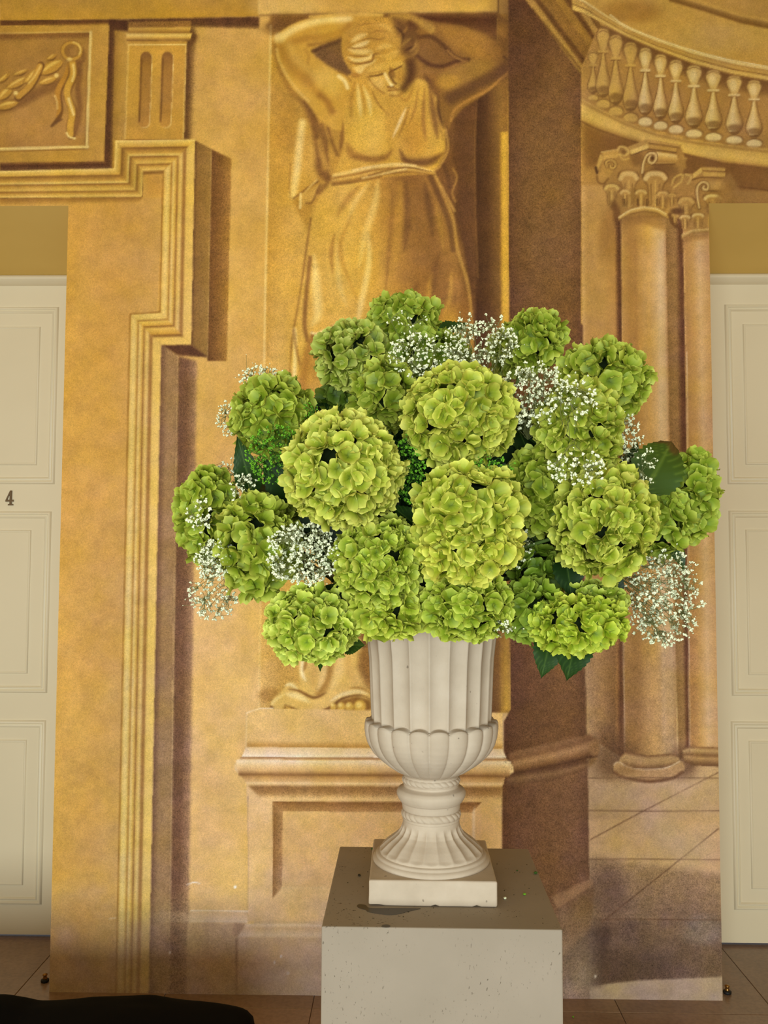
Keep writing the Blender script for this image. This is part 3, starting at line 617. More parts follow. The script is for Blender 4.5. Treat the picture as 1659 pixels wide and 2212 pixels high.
    blob(1284, 1616, 12, 18, (160, 116, 68), .9, soft=.4)
    hstrip([(1098, 1672), (1200, 1656), (1272, 1642)], [(1092, 1698), (1200, 1684), (1270, 1660)], [(0, (104, 70, 44)), (.5, (146, 106, 66)), (1, (120, 84, 52))], blur=1.5, st=.7)
    poly([(1190, 1938), (1275, 1898), (1284, 1910), (1205, 1962)], (170, 126, 80), 2, .8, st=.6)
    poly([(1205, 1964), (1284, 1912), (1276, 2010), (1216, 2064)], (132, 96, 62), 2, .9, st=.9)
    poly([(1216, 2066), (1275, 2006), (1320, 2000), (1300, 2130), (1216, 2136)], (92, 68, 50), 5, .85, st=.8)
    # --- painted plinth under the figure
    poly([(533, 1540), (560, 1530), (1085, 1540), (1085, 1616), (531, 1616)], (226, 180, 100), .8, st=.3)
    hstrip([(533, 1600), (1085, 1604)], [(533, 1614), (1085, 1618)], [(0, (222, 176, 98)), (1, (190, 140, 66))], blur=1)
    stroke([(533, 1540), (560, 1531), (590, 1530)], 2.5, (238, 202, 134), .8, 2); stroke([(532, 1540), (531, 1612)], 2, (234, 196, 126), .7, 2, sm=False)
    hstrip([(531, 1614), (1086, 1618)], [(522, 1635), (1094, 1638)], [(0, (230, 192, 124)), (.6, (236, 200, 138)), (1, (244, 216, 160))])
    hstrip([(520, 1635), (1094, 1638)], [(516, 1641), (1096, 1643)], [(0, (176, 132, 78)), (1, (200, 152, 92))])
    hstrip([(514, 1640), (1098, 1643)], [(506, 1656), (1110, 1660)], [(0, (240, 206, 146)), (1, (232, 192, 124))])
    poly([(514, 1640), (506, 1652), (507, 1664), (518, 1674), (1095, 1678), (1110, 1668), (1108, 1652), (1098, 1643)], (228, 186, 116), .8)
    hstrip([(510, 1642), (1104, 1645)], [(516, 1676), (1100, 1680)], [(0, (240, 208, 150)), (.35, (230, 188, 118)), (.65, (214, 166, 98)), (.9, (160, 114, 62)), (1, (140, 98, 52))], a=.95)
    hstrip([(518, 1672), (1092, 1676)], [(532, 1692), (1088, 1694)], [(0, (150, 106, 58)), (.3, (196, 146, 80)), (1, (224, 178, 112))])
    hstrip([(532, 1690), (1086, 1692)], [(533, 1697), (1084, 1699)], [(0, (234, 192, 128)), (1, (220, 174, 106))])
    vstrip([(533, 1697), (537, 1990)], [(1084, 1697), (1084, 1990)], [(0, (226, 180, 116)), (.5, (222, 176, 108)), (1, (224, 176, 104))])
    hstrip([(536, 1697), (1084, 1700)], [(560, 1722), (1084, 1726)], [(0, (154, 110, 60)), (.6, (176, 130, 74)), (1, (210, 164, 100))], blur=2, st=.7)
    stroke([(536, 1720), (535, 1990)], 1.5, (178, 140, 98), .7, 2, sm=False)
    # recessed panel of the plinth
    poly([(589, 1731), (1040, 1733), (1040, 1940), (589, 1940)], (222, 174, 108), 1)
    hstrip([(590, 1731), (1040, 1733)], [(610, 1753), (1020, 1755)], [(0, (150, 104, 56)), (.6, (172, 124, 70)), (1, (186, 138, 82))], st=.7, blur=.6)
    vstrip([(589, 1731), (589, 1940)], [(611, 1752), (609, 1920)], [(0, (160, 114, 62)), (.6, (176, 130, 76)), (1, (188, 140, 86))], st=.8, blur=.6)
    vstrip([(1020, 1755), (1020, 1925)], [(1026, 1740), (1026, 1935)], [(0, (224, 184, 130)), (1, (230, 190, 134))], blur=1)
    stroke([(609, 1918), (700, 1918)], 4, (232, 192, 128), .6, 5, sm=False); poly([(590, 1940), (609, 1918), (730, 1918), (730, 1938)], (228, 182, 116), 1.5, .8)
    # skirting of bay and plinth
    stroke([(412, 1967), (535, 1969)], 3, (236, 206, 156), .9, 2, sm=False)
    hstrip([(330, 1969), (535, 1970)], [(330, 1992), (535, 1994)], [(0, (214, 170, 110)), (.5, (224, 184, 130)), (1, (236, 202, 150))], a=.8, xa=[(330, .1), (405, .4), (412, 1), (540, 1)])
    poly([(405, 1994), (530, 1994), (522, 2015), (511, 2160), (403, 2160)], (200, 158, 102), 1.5, .9, st=.4)
    blob(470, 2070, 60, 60, (184, 144, 94), .6, soft=1.4, st=.5)
    hstrip([(530, 1996), (1090, 1998)], [(512, 2026), (1090, 2028)], [(0, (236, 200, 146)), (.3, (212, 168, 110)), (.8, (232, 194, 138)), (1, (220, 178, 118))])
    poly([(512, 2026), (700, 2027), (1090, 2027), (1090, 2168), (511, 2164)], (206, 164, 110), 1)
    blob(600, 2080, 80, 40, (204, 158, 96), .6, soft=1.5)
    stroke([(511, 2030), (511, 2160)], 5, (146, 106, 66), .85, 5, sm=False); poly([(505, 1994), (532, 1996), (512, 2024), (500, 2020)], (166, 124, 80), 2, .8)
    # paint scratches
    stroke([(404, 1911), (418, 1906), (432, 1908)], 2, (240, 220, 180), .8, 2); stroke([(236, 1985), (250, 1983)], 2, (234, 204, 150), .8, 2)
    for x, y in ((367, 2058), (593, 2079), (607, 2066), (622, 2102), (508, 1916), (1286, 2109)): blob(x, y, 2.5, 3.5, (244, 228, 200), .9, soft=.6)
    # greyer tan blended in towards the floor, broken by noise
    n = vnoise(90, 5)
    g = np.clip((_YY - 1900) / 240 + n * .8, 0, 1)[..., None] * .74 * np.clip((1300 - _XX) / 40 + .3, .2, 1)[..., None]
    CAN[..., :3] = CAN[..., :3] * (1 - g) + _c((172, 146, 114)) * g
    # mottling: yellow / pinkish patches
    n1 = vnoise(120, 1); n2 = vnoise(38, 2); n3 = vnoise(14, 9, 3); st = CAN[..., 3]
    CAN[..., :3] *= (1 + n1 * .10 + n2 * .09 + n3 * (.05 + .10 * st))[..., None]
    CAN[..., 2] *= 1 - vnoise(70, 3) * .30
    CAN[..., 1] *= 1 + vnoise(60, 7) * .03
    # sharpen the modelling: local contrast of the brushwork
    for k in range(3):
        base_ = _blur(CAN[..., k], 22); CAN[..., k] += (CAN[..., k] - base_) * .26
    CAN[..., 1] *= 1.004
    CAN[..., :3] *= (1 - .075 * np.clip((_XX - 1250) / 20, 0, 1) - .04 * np.clip((360 - _XX) / 60, 0, 1))[..., None]
    # colour grade: the lower half of the mural is paler, blue raised most
    ch = np.clip((_YY - 500) / 1000, 0, 1)
    CAN[..., 2] *= 1 + .20 * ch; CAN[..., 1] *= 1 + .055 * ch; CAN[..., 0] *= 1 + .03 * ch
    CAN[...] = np.clip(CAN, 0.01, 1)

def paint_figure():
    z = lambda *v: [(560 + v[i] / 2.9625, v[i + 1] / 2.9625) for i in range(0, len(v), 2)]
    a1 = lambda *v: [(580 + v[i] / 5.53, 20 + v[i + 1] / 5.53) for i in range(0, len(v), 2)]
    a2 = lambda *v: [(820 + v[i] / 5.53, 20 + v[i + 1] / 5.53) for i in range(0, len(v), 2)]
    # long folds running on down to the feet
    vstrip([(664, 800), (640, 1100), (650, 1400)], [(1024, 800), (960, 1100), (790, 1400)], [(0, (214, 166, 84)), (.15, (236, 194, 110)), (.3, (196, 146, 68)), (.42, (230, 184, 98)), (.58, (176, 126, 58)), (.7, (204, 154, 74)), (.85, (140, 98, 50)), (1, (120, 82, 44))], blur=5)
    # darker ground behind the raised arm
    blob(612, 62, 40, 16, (124, 86, 44), .6); blob(628, 250, 26, 60, (186, 138, 60), .7, soft=1.4); stroke([(594, 90), (602, 140), (625, 190), (660, 230)], 12, (172, 124, 54), .8, 12)
    # cloak on the left
    poly(z(290, 640, 370, 760, 520, 800, 545, 960, 480, 1120, 400, 1240, 340, 1330, 310, 1480, 200, 1260, 245, 900), (196, 146, 62), 3)
    poly(z(275, 770, 335, 790, 375, 1000, 380, 1130, 250, 1240, 195, 1260, 205, 1120, 235, 930), (212, 162, 72), 2, .9)
    stroke(z(275, 785, 255, 950, 240, 1100, 215, 1250), 15, (238, 200, 118), .9, 14)
    stroke(z(200, 1050, 192, 1180, 200, 1265), 3, (150, 106, 50), .5, 4)
    stroke(z(300, 650, 340, 760, 380, 950, 385, 1080, 430, 1140), 16, (136, 92, 46), .8, 16)
    for p in (z(350, 740, 400, 860, 430, 980, 440, 1080), z(400, 800, 430, 900, 430, 960), z(440, 820, 470, 920, 500, 990)):
        stroke(p, 7, (140, 96, 46), .75, 9)
    stroke(z(380, 900, 400, 1000, 460, 1100), 9, (196, 146, 66), .8, 10)
    stroke(z(220, 1270, 300, 1210, 380, 1160), 4, (136, 94, 46), .7, 5); stroke(z(265, 1270, 320, 1200, 370, 1150), 4, (228, 184, 100), .8, 4)
    poly(z(260, 1250, 420, 1160, 400, 1240, 310, 1300, 262, 1330), (208, 160, 76), 2, .9)
    stroke(z(265, 1240, 262, 1330), 5, (238, 202, 124), .9, 4); stroke(z(300, 1300, 340, 1290, 390, 1180), 4, (140, 98, 48), .7, 5)
    # skirt
    sk = z(440, 1180, 720, 1120, 1110, 1100, 1220, 1350, 1300, 1570, 1345, 1850, 1370, 2150, 1375, 2300, 640, 2300, 300, 2350, 330, 2150, 335, 1900, 330, 1700, 360, 1400)
    poly(sk, (208, 156, 66), 2)
    s = _bbox(640, 380, 1030, 830, 0)
    vstrip([(700, 392), (676, 470), (668, 560), (668, 660), (660, 830)], [(936, 374), (985, 460), (1008, 560), (1020, 660), (1026, 830)],
           [(0, (222, 172, 76)), (.2, (228, 180, 82)), (.38, (220, 170, 74)), (.52, (190, 138, 62)), (.66, (158, 110, 54)), (.8, (146, 100, 50)), (.92, (160, 112, 54)), (1, (120, 80, 42))], blur=2, a=.95)
    # folds of the skirt
    for p, w, c, al in ((z(760, 1160, 740, 1300, 680, 1500, 640, 1700), 14, (238, 196, 104), .75), (z(700, 1170, 610, 1300, 570, 1420), 10, (238, 196, 106), .6), (z(640, 1190, 560, 1280, 500, 1380), 12, (184, 134, 60), .6),
                        (z(350, 1640, 360, 1800, 375, 2000, 340, 2080), 18, (238, 200, 112), .9), (z(480, 1500, 460, 1620, 470, 1750), 8, (180, 130, 58), .7), (z(500, 1560, 510, 1800, 560, 1960), 10, (234, 192, 100), .7),
                        (z(590, 1380, 520, 1560, 540, 1700, 620, 1900), 10, (206, 154, 66), .7), (z(700, 1500, 700, 1700, 650, 1950, 630, 2080), 12, (240, 202, 116), .8), (z(760, 1500, 750, 1700, 720, 1850), 14, (214, 162, 68), .7),
                        (z(850, 1180, 850, 1350, 830, 1600, 810, 1850), 9, (164, 116, 56), .7), (z(900, 1170, 900, 1400, 860, 1750), 16, (196, 144, 62), .6), (z(940, 1160, 950, 1400, 930, 1600), 14, (132, 90, 48), .7), (z(1000, 1160, 1010, 1400, 1050, 1600), 14, (150, 104, 52), .7),
                        (z(1060, 1180, 1090, 1350, 1110, 1500), 14, (118, 80, 44), .75), (z(1130, 1300, 1160, 1450, 1180, 1600), 10, (172, 124, 56), .8), (z(1110, 1750, 1090, 1850, 1070, 1950), 12, (186, 136, 60), .8), (z(1020, 1800, 980, 1900, 950, 1960), 12, (136, 92, 46), .7),
                        (z(1230, 1750, 1220, 1900, 1180, 2020), 10, (190, 140, 62), .8), (z(1150, 1620, 1120, 1750, 1110, 1900), 12, (128, 86, 46), .6)):
        stroke(p, w * 1.1, c, al, w * .95, taper=True)
    stroke(z(1120, 1110, 1180, 1250, 1240, 1400, 1270, 1600, 1330, 1800, 1355, 2000, 1365, 2250), 7, (186, 138, 66), .8, 6)
    stroke(z(1090, 1130, 1150, 1260, 1210, 1420, 1240, 1600), 10, (110, 74, 42), .7, 9)
    # hem: shade below it then light edge
    hem = z(330, 2120, 345, 2140, 400, 2125, 470, 2085, 510, 2085, 560, 2115, 605, 2130, 640, 2115, 700, 2060, 780, 1990, 860, 1955, 900, 1955, 960, 1975, 1050, 1980, 1150, 2010, 1250, 2030, 1360, 2050)
    under = smooth(hem)
    poly(np.vstack([under, [(1024, 900), (640, 900)]]), (198, 146, 64), 1.5)
    hstrip(under, [(x, y + 46) for x, y in under], [(0, (142, 96, 46)), (.3, (162, 114, 52)), (1, (198, 146, 64))], blur=1.5, st=.7, xa=[(660, .6), (740, .9), (930, 1), (1030, .6)])
    blob(725, 760, 34, 60, (226, 176, 82), .8, soft=1.2); blob(900, 690, 60, 40, (170, 120, 52), .7, soft=1.2); blob(970, 720, 24, 50, (212, 156, 64), .8, soft=1.2); blob(1004, 700, 14, 60, (150, 102, 48), .8, soft=1.2)
    stroke(z(470, 2083, 510, 2083, 560, 2112, 605, 2127, 640, 2110), 6, (244, 212, 140), .95, 3, taper=True); stroke(z(335, 2130, 370, 2135, 410, 2115), 5, (242, 206, 130), .9, 4); stroke(z(840, 1950, 880, 1942, 915, 1955), 4, (224, 176, 90), .8, 3)
    vstrip([(664, 760), (648, 1100), (650, 1400)], [(1026, 760), (960, 1100), (790, 1400)], [(0, (196, 146, 68)), (.12, (236, 194, 110)), (.28, (200, 150, 70)), (.42, (230, 184, 98)), (.58, (178, 128, 58)), (.7, (206, 156, 76)), (.85, (150, 106, 52)), (1, (120, 82, 44))], blur=4, ya=[(790, 0), (890, 1), (1400, 1)])
    # fall of cloak at the left of the legs
    stroke(z(330, 1400, 300, 1600, 260, 1900, 215, 2150, 195, 2400, 190, 2700), 5, (160, 114, 54), .7, 4)
    poly(z(320, 1640, 345, 1650, 330, 1900, 310, 2100, 260, 2330, 210, 2700, 185, 2700, 200, 2330, 260, 1900), (222, 174, 80), 2, .8)
    stroke(z(325, 1650, 300, 1900, 290, 2080, 310, 2180), 9, (150, 104, 50), .75, 7); stroke(z(225, 2110, 230, 2200, 225, 2400, 210, 2600), 8, (244, 210, 132), .9, 7)
    stroke(z(220, 2110, 235, 2220, 260, 2330), 6, (164, 116, 56), .7, 6); stroke(z(340, 2180, 300, 2300, 270, 2500, 260, 2750), 16, (184, 132, 60), .8, 12)
    # torso
    poly(z(555, 470, 700, 480, 900, 560, 1010, 500, 1080, 520, 1125, 560, 1150, 640, 1190, 830, 1200, 960, 1160, 1050, 1110, 1110, 800, 1080, 480, 1130, 500, 1060, 545, 960, 530, 800, 545, 640), (214, 164, 70), 2)
    blob(*z(700, 840)[0], 40, 60, (228, 182, 80), .9, soft=1.2); blob(*z(990, 870)[0], 26, 44, (204, 150, 60), .9, soft=1.2); blob(*z(860, 760)[0], 16, 60, (206, 156, 66), .6, soft=1.4)
    for p, w, c, al in ((z(700, 1010, 600, 990, 560, 920), 16, (176, 126, 56), .8), (z(600, 1000, 700, 1020, 800, 1010, 850, 960), 12, (158, 110, 50), .75), (z(920, 1020, 1000, 1040, 1100, 1030, 1180, 980), 16, (128, 86, 44), .85), (z(900, 960, 930, 1020, 960, 1030), 10, (132, 90, 46), .7),
                        (z(630, 540, 640, 640, 650, 740), 9, (240, 202, 116), .9), (z(665, 550, 700, 640, 715, 740), 8, (238, 200, 112), .9), (z(610, 520, 590, 640, 590, 760), 8, (190, 140, 60), .6), (z(645, 540, 670, 660, 680, 740), 5, (198, 148, 62), .7),
                        (z(720, 580, 760, 660, 830, 740), 4, (150, 106, 48), .6), (z(940, 690, 900, 780, 855, 880), 6, (238, 200, 130), .95), (z(960, 680, 930, 780, 890, 880), 5, (166, 118, 52), .6), (z(1060, 560, 1050, 760, 1065, 900), 8, (168, 118, 56), .7), (z(1020, 540, 1000, 680, 960, 800), 5, (176, 126, 56), .6),
                        (z(1090, 560, 1120, 740, 1140, 880), 14, (140, 96, 50), .8), (z(1120, 620, 1150, 760, 1180, 900), 8, (176, 128, 60), .7), (z(1190, 840, 1205, 950, 1150, 1060), 7, (190, 142, 66), .7), (z(1150, 560, 1150, 700, 1180, 820), 8, (96, 62, 36), .8), (z(1060, 480, 1110, 560, 1140, 620), 12, (118, 78, 42), .8),
                        (z(530, 760, 530, 880, 515, 970), 8, (150, 104, 48), .8), (z(880, 600, 940, 640, 990, 560), 8, (190, 138, 60), .7)):
        stroke(p, w * 1.1, c, al, w * .95, taper=True)
    # hanging cloak at her left side
    poly(z(1200, 820, 1240, 780, 1260, 900, 1230, 1000, 1265, 1120, 1260, 1230, 1250, 1320, 1200, 1220, 1120, 1110, 1190, 1000), (130, 88, 48), 3, .9)
    stroke(z(1195, 830, 1208, 950, 1160, 1060, 1120, 1100, 1170, 1200, 1250, 1350), 5, (190, 142, 72), .8, 4); stroke(z(1240, 1080, 1265, 1140, 1235, 1230, 1255, 1290), 4, (172, 124, 62), .8, 4); stroke(z(1180, 1060, 1210, 1140, 1220, 1200), 9, (110, 74, 44), .7, 8)
    poly(z(1270, 700, 1390, 640, 1380, 900, 1390, 1300, 1400, 1900, 1340, 1700, 1270, 1400, 1290, 1150, 1240, 980), (112, 74, 44), 4, .7, st=.6)
    # sash
    hstrip(smooth(z(470, 1110, 600, 1080, 760, 1052, 950, 1050, 1115, 1090)), smooth(z(460, 1180, 600, 1165, 760, 1125, 950, 1105, 1120, 1120)), [(0, (224, 176, 86)), (.25, (234, 192, 104)), (.45, (176, 126, 56)), (.6, (220, 172, 84)), (.8, (190, 140, 64)), (1, (150, 106, 50))], blur=1)
    stroke(z(600, 1090, 760, 1060, 880, 1048, 1000, 1060), 4, (242, 204, 124), .8, 4); stroke(z(660, 1140, 800, 1110, 940, 1080), 4, (240, 202, 120), .7, 4); stroke(z(700, 1125, 820, 1090, 960, 1072, 1100, 1100), 3, (140, 98, 46), .7, 3); stroke(z(470, 1185, 620, 1165, 780, 1130), 4, (146, 102, 48), .7, 4)
    stroke(z(430, 1110, 440, 1160, 380, 1230), 12, (142, 98, 48), .7, 10)
    # right arm in shade (upper arm, forearm, elbow)
    poly(a2(480, 90, 700, 160, 1000, 200, 1250, 290, 1450, 440, 1600, 680, 1480, 840, 1250, 1020, 1000, 1180, 860, 1340, 830, 1450, 760, 1300, 690, 1000, 680, 770, 500, 700, 420, 420), (148, 104, 50), 2, st=.5)
    poly(a2(700, 200, 1000, 230, 1300, 320, 1450, 460, 1480, 600, 1300, 620, 1100, 560, 900, 480), (176, 126, 56), 6, .9)
    poly(a2(690, 780, 1040, 600, 1300, 600, 1450, 640, 1400, 720, 1100, 870, 900, 980, 760, 980), (166, 122, 58), 5, .95); blob(*a2(820, 860)[0], 24, 14, (186, 138, 58), .9, -.2)
    stroke(a2(1480, 720, 1300, 830, 1050, 960, 850, 1060), 26, (112, 76, 46), .85, 20); stroke(a2(1590, 710, 1450, 830, 1270, 980, 1050, 1090, 900, 1200, 850, 1330), 6, (178, 126, 62), .9, 5)
    poly(a2(500, 340, 640, 330, 760, 420, 860, 560, 920, 620, 780, 680, 560, 640, 440, 560), (138, 96, 50), 4, .9, st=.5); stroke(a2(460, 330, 620, 330, 760, 430, 900, 570, 1000, 610), 9, (104, 68, 38), .8, 8); stroke(a2(450, 560, 600, 660, 760, 680, 900, 630, 1060, 600), 9, (100, 64, 38), .8, 7)
    stroke(a2(810, 490, 900, 570, 1010, 620), 4, (180, 130, 64), .8, 4); stroke(a2(500, 740, 700, 750, 850, 690, 1040, 620), 6, (156, 110, 56), .8, 6)
    stroke(a2(150, 90, 350, 90, 480, 150, 620, 240), 15, (196, 150, 66), .85, 12); stroke(a2(600, 210, 560, 190), 16, (170, 128, 62), .8, 14)
    stroke(a2(1480, 560, 1560, 640, 1600, 700), 4, (90, 60, 36), .8, 5)
    # left arm
    poly(a1(95, 430, 85, 350, 120, 290, 240, 200, 400, 130, 600, 85, 800, 60, 1100, 45, 1400, 60, 1300, 100, 1100, 130, 1020, 180, 920, 300, 760, 370, 520, 460, 540, 540, 640, 620, 780, 720, 900, 790, 960, 860, 970, 960, 900, 1100, 890, 1300, 870, 1450, 760, 1430, 600, 1290, 430, 1080, 290, 950, 180, 760, 110, 580), (212, 162, 68), 1.6, st=.2)
    stroke(a1(150, 340, 300, 240, 500, 165, 700, 125, 960, 110), 15, (242, 206, 122), .95, 14); blob(*a1(130, 350)[0], 12, 12, (238, 200, 116), .9, soft=1); stroke(a1(500, 90, 800, 70, 1100, 60, 1350, 70), 8, (224, 178, 86), .8, 6)
    stroke(a1(250, 400, 460, 350, 680, 330, 860, 270, 980, 190), 14, (190, 138, 56), .8, 13); stroke(a1(480, 430, 660, 400, 860, 330), 8, (164, 116, 50), .7, 8)
    stroke(a1(240, 420, 290, 560, 400, 680, 560, 800), 18, (216, 168, 78), .7, 18); stroke(a1(140, 450, 220, 620, 350, 760, 480, 860, 620, 1000), 22, (188, 136, 54), .75, 20)
    stroke(a1(100, 480, 130, 620, 230, 810, 360, 980, 480, 1100), 6, (226, 180, 92), .75, 6); stroke(a1(620, 1020, 700, 1100, 760, 1220), 14, (166, 116, 52), .75, 14)
    blob(*a1(720, 860)[0], 34, 26, (224, 178, 82), .85, .7); stroke(a1(840, 800, 910, 860, 945, 940), 8, (244, 212, 140), .9, 6); stroke(a1(830, 740, 920, 780, 980, 850), 4, (156, 112, 52), .6, 4)
    stroke(a1(440, 480, 480, 560, 470, 640), 6, (180, 130, 58), .5, 8)
    # gap between arm and head
    poly(a1(520, 490, 640, 430, 860, 350, 885, 480, 910, 620, 1000, 760, 950, 790, 800, 720, 680, 650, 560, 560), (138, 100, 54), 2.2, st=.8)
    stroke(a1(530, 500, 700, 430, 860, 370), 8, (112, 76, 42), .7, 7)
    # head: hair
    poly(a1(880, 520, 890, 400, 950, 250, 1060, 140, 1200, 95, 1380, 95, 1500, 130, 1640, 200, 1760, 330, 1800, 440, 1760, 530, 1640, 600, 1560, 640, 1420, 620, 1250, 700, 1100, 760, 1000, 740, 930, 650), (206, 156, 66), 1.6, sm=True)
    poly(a2(120, 90, 300, 130, 470, 260, 480, 430, 440, 540, 330, 590, 260, 540, 240, 460, 300, 380, 230, 320, 170, 200), (118, 80, 44), 6, .9, st=.4)
    blob(*a1(1350, 250)[0], 26, 24, (196, 146, 62), .7); blob(*a1(950, 420)[0], 12, 30, (196, 146, 62), .8)
    for p, w, c, al in ((a1(990, 390, 1080, 330, 1170, 300), 10, (238, 198, 110), .85), (a1(1000, 450, 1120, 420, 1200, 380), 9, (242, 206, 124), .9), (a1(960, 480, 1100, 510, 1230, 500), 12, (240, 200, 112), .85), (a1(950, 570, 1050, 610, 1200, 580, 1240, 520), 8, (240, 202, 118), .9), (a1(1010, 700, 1100, 690, 1220, 640, 1290, 600), 8, (236, 196, 106), .85), (a1(1040, 720, 1090, 745, 1140, 700), 8, (240, 204, 118), .8),
                        (a1(1290, 480, 1380, 440, 1480, 440), 10, (228, 182, 88), .8), (a1(1280, 550, 1400, 560, 1500, 520, 1560, 500), 8, (224, 176, 84), .8), (a1(1330, 610, 1450, 590, 1550, 540), 7, (222, 174, 84), .7), (a1(1250, 180, 1400, 200, 1480, 280), 8, (222, 174, 82), .6),
                        (a1(930, 460, 1050, 470, 1180, 450), 3, (160, 112, 50), .7), (a1(960, 550, 1080, 560, 1200, 560), 3, (160, 112, 50), .6), (a1(950, 620, 1060, 650, 1230, 620, 1260, 540, 1330, 530), 4, (148, 102, 46), .75), (a1(1100, 380, 1200, 350, 1330, 360, 1400, 330), 3, (160, 114, 50), .6), (a1(1200, 300, 1300, 260, 1420, 270), 3, (164, 118, 52), .6), (a1(1040, 210, 1160, 170, 1330, 180), 3, (168, 120, 54), .5),
                        (a2(200, 330, 300, 260, 330, 200), 5, (168, 120, 56), .7), (a2(270, 440, 330, 380, 380, 340), 5, (170, 126, 60), .7), (a2(360, 510, 420, 450, 440, 380), 5, (176, 130, 64), .7), (a2(180, 200, 280, 300, 260, 420), 5, (90, 58, 34), .6), (a2(300, 500, 400, 440), 4, (84, 54, 32), .6)):
        stroke(p, w * 1.1, c, al, w * .8, taper=True)
    # face
    poly(a1(1150, 760, 1280, 690, 1420, 620, 1560, 620, 1640, 640, 1680, 760, 1640, 900, 1560, 1010, 1500, 1040, 1400, 1010, 1260, 900, 1180, 820), (216, 168, 76), 1.5, sm=True)
    blob(*a1(1320, 690)[0], 28, 9, (226, 178, 84), .8, -.3); blob(*a1(1290, 870)[0], 16, 13, (228, 182, 96), .85); blob(*a2(250, 790)[0], 10, 16, (188, 138, 60), .8)
    poly(a2(310, 600, 420, 560, 440, 700, 420, 850, 300, 1000, 220, 960, 280, 880, 310, 760), (104, 68, 38), 5, .9)
    stroke(a1(1210, 800, 1300, 790, 1370, 770), 3.5, (130, 88, 40), .85, 3); stroke(a1(1190, 770, 1300, 750, 1380, 740), 5, (190, 140, 64), .6, 6)
    stroke(a1(1450, 750, 1530, 710, 1590, 680), 3.5, (120, 80, 40), .85, 3); blob(*a1(1480, 760)[0], 5, 12, (140, 96, 46), .7, -.4)
    stroke(a1(1390, 770, 1430, 850, 1470, 910), 6, (244, 208, 130), .95, 4); stroke(a1(1440, 770, 1490, 860, 1520, 890), 5, (124, 84, 42), .8, 4); stroke(a1(1420, 925, 1500, 925), 3.5, (140, 96, 46), .8, 3); blob(*a1(1470, 905)[0], 4, 3, (246, 216, 146), .9)
    stroke(a1(1430, 975, 1500, 970, 1550, 960), 3, (150, 102, 46), .8, 3); stroke(a1(1430, 950, 1520, 945), 4, (170, 122, 56), .7, 4); blob(*a1(1500, 995)[0], 8, 4, (218, 172, 86), .7); stroke(a1(1450, 1030, 1530, 1035, 1600, 1000), 4, (170, 122, 56), .7, 5)
    stroke(a1(1180, 800, 1260, 910, 1380, 1010), 3, (166, 118, 52), .7, 4)
    blob(*a1(1040, 790)[0], 10, 5, (176, 126, 54), .8)
    # feet and trailing cloth at the base
    b = lambda *v: [(400 + v[i] / 3.95, 1380 + v[i + 1] / 3.95) for i in range(0, len(v), 2)]
    vstrip([(562, 1300), (558, 1531)], [(720, 1300), (720, 1531)], [(0, (220, 172, 92)), (.3, (198, 150, 70)), (1, (214, 166, 84))], blur=5, a=.9, st=.7)
    blob(*b(720, 480)[0], 24, 16, (170, 122, 54), .6, st=.8)
    poly(b(720, 560, 760, 500, 830, 440, 870, 370, 920, 360, 980, 400, 960, 200, 980, 0, 1500, 0, 1520, 250, 1600, 420, 1600, 620, 1200, 640, 1060, 640, 940, 600, 860, 570, 800, 610, 740, 600), (222, 176, 90), 1.5, st=.3)
    poly(b(1480, 100, 1600, 60, 1600, 480, 1530, 380, 1470, 250), (150, 104, 50), 5, .85, st=.8)
    for p, w, c, al in ((b(1010, 60, 1000, 200, 1000, 300, 1030, 360), 8, (242, 210, 140), .9), (b(1060, 60, 1030, 200, 1010, 280), 7, (176, 126, 58), .8), (b(1250, 100, 1220, 300, 1160, 440, 1120, 490), 20, (172, 124, 56), .8), (b(1200, 80, 1180, 300, 1130, 440), 12, (232, 188, 106), .8), (b(1120, 100, 1100, 300, 1090, 420), 14, (212, 164, 82), .8), (b(1330, 100, 1310, 300, 1250, 420), 18, (230, 186, 104), .8), (b(1400, 100, 1400, 260, 1450, 380), 16, (214, 166, 84), .7),
                        (b(880, 430, 960, 440, 1060, 490, 1120, 500, 1200, 460), 6, (140, 96, 46), .85), (b(850, 400, 900, 390, 960, 430), 6, (240, 206, 130), .9), (b(860, 470, 960, 490, 1060, 540), 12, (238, 202, 124), .85), (b(850, 560, 920, 590, 1050, 640, 1180, 610, 1260, 570, 1340, 510, 1480, 480, 1580, 510), 5, (134, 92, 44), .9),
                        (b(1240, 530, 1330, 480, 1460, 450, 1560, 470), 8, (238, 202, 126), .85), (b(1400, 420, 1500, 420, 1590, 470), 5, (180, 132, 62), .7), (b(740, 570, 760, 530, 850, 470), 6, (236, 196, 112), .8), (b(720, 570, 760, 600), 5, (130, 88, 44), .8), (b(850, 565, 850, 600, 810, 612), 5, (150, 106, 50), .7)):
        stroke(p, w * 1.1, c, al, w * .8, taper=True)
    poly(b(1230, 590, 1340, 520, 1460, 490, 1580, 520, 1590, 600, 1500, 635, 1260, 630), (150, 104, 46), 2, .9)
    for x, r in ((1265, 6.5), (1330, 8.5), (1400, 9), (1490, 13)):
        blob(*b(x, 580)[0], r, r * 1.15, (212, 164, 70), 1, soft=.5); blob(*b(x - 8, 565)[0], r * .5, r * .5, (238, 200, 104), .8)
    stroke(b(980, 640, 1200, 650, 1400, 640, 1560, 640), 5, (150, 106, 50), .75, 5)
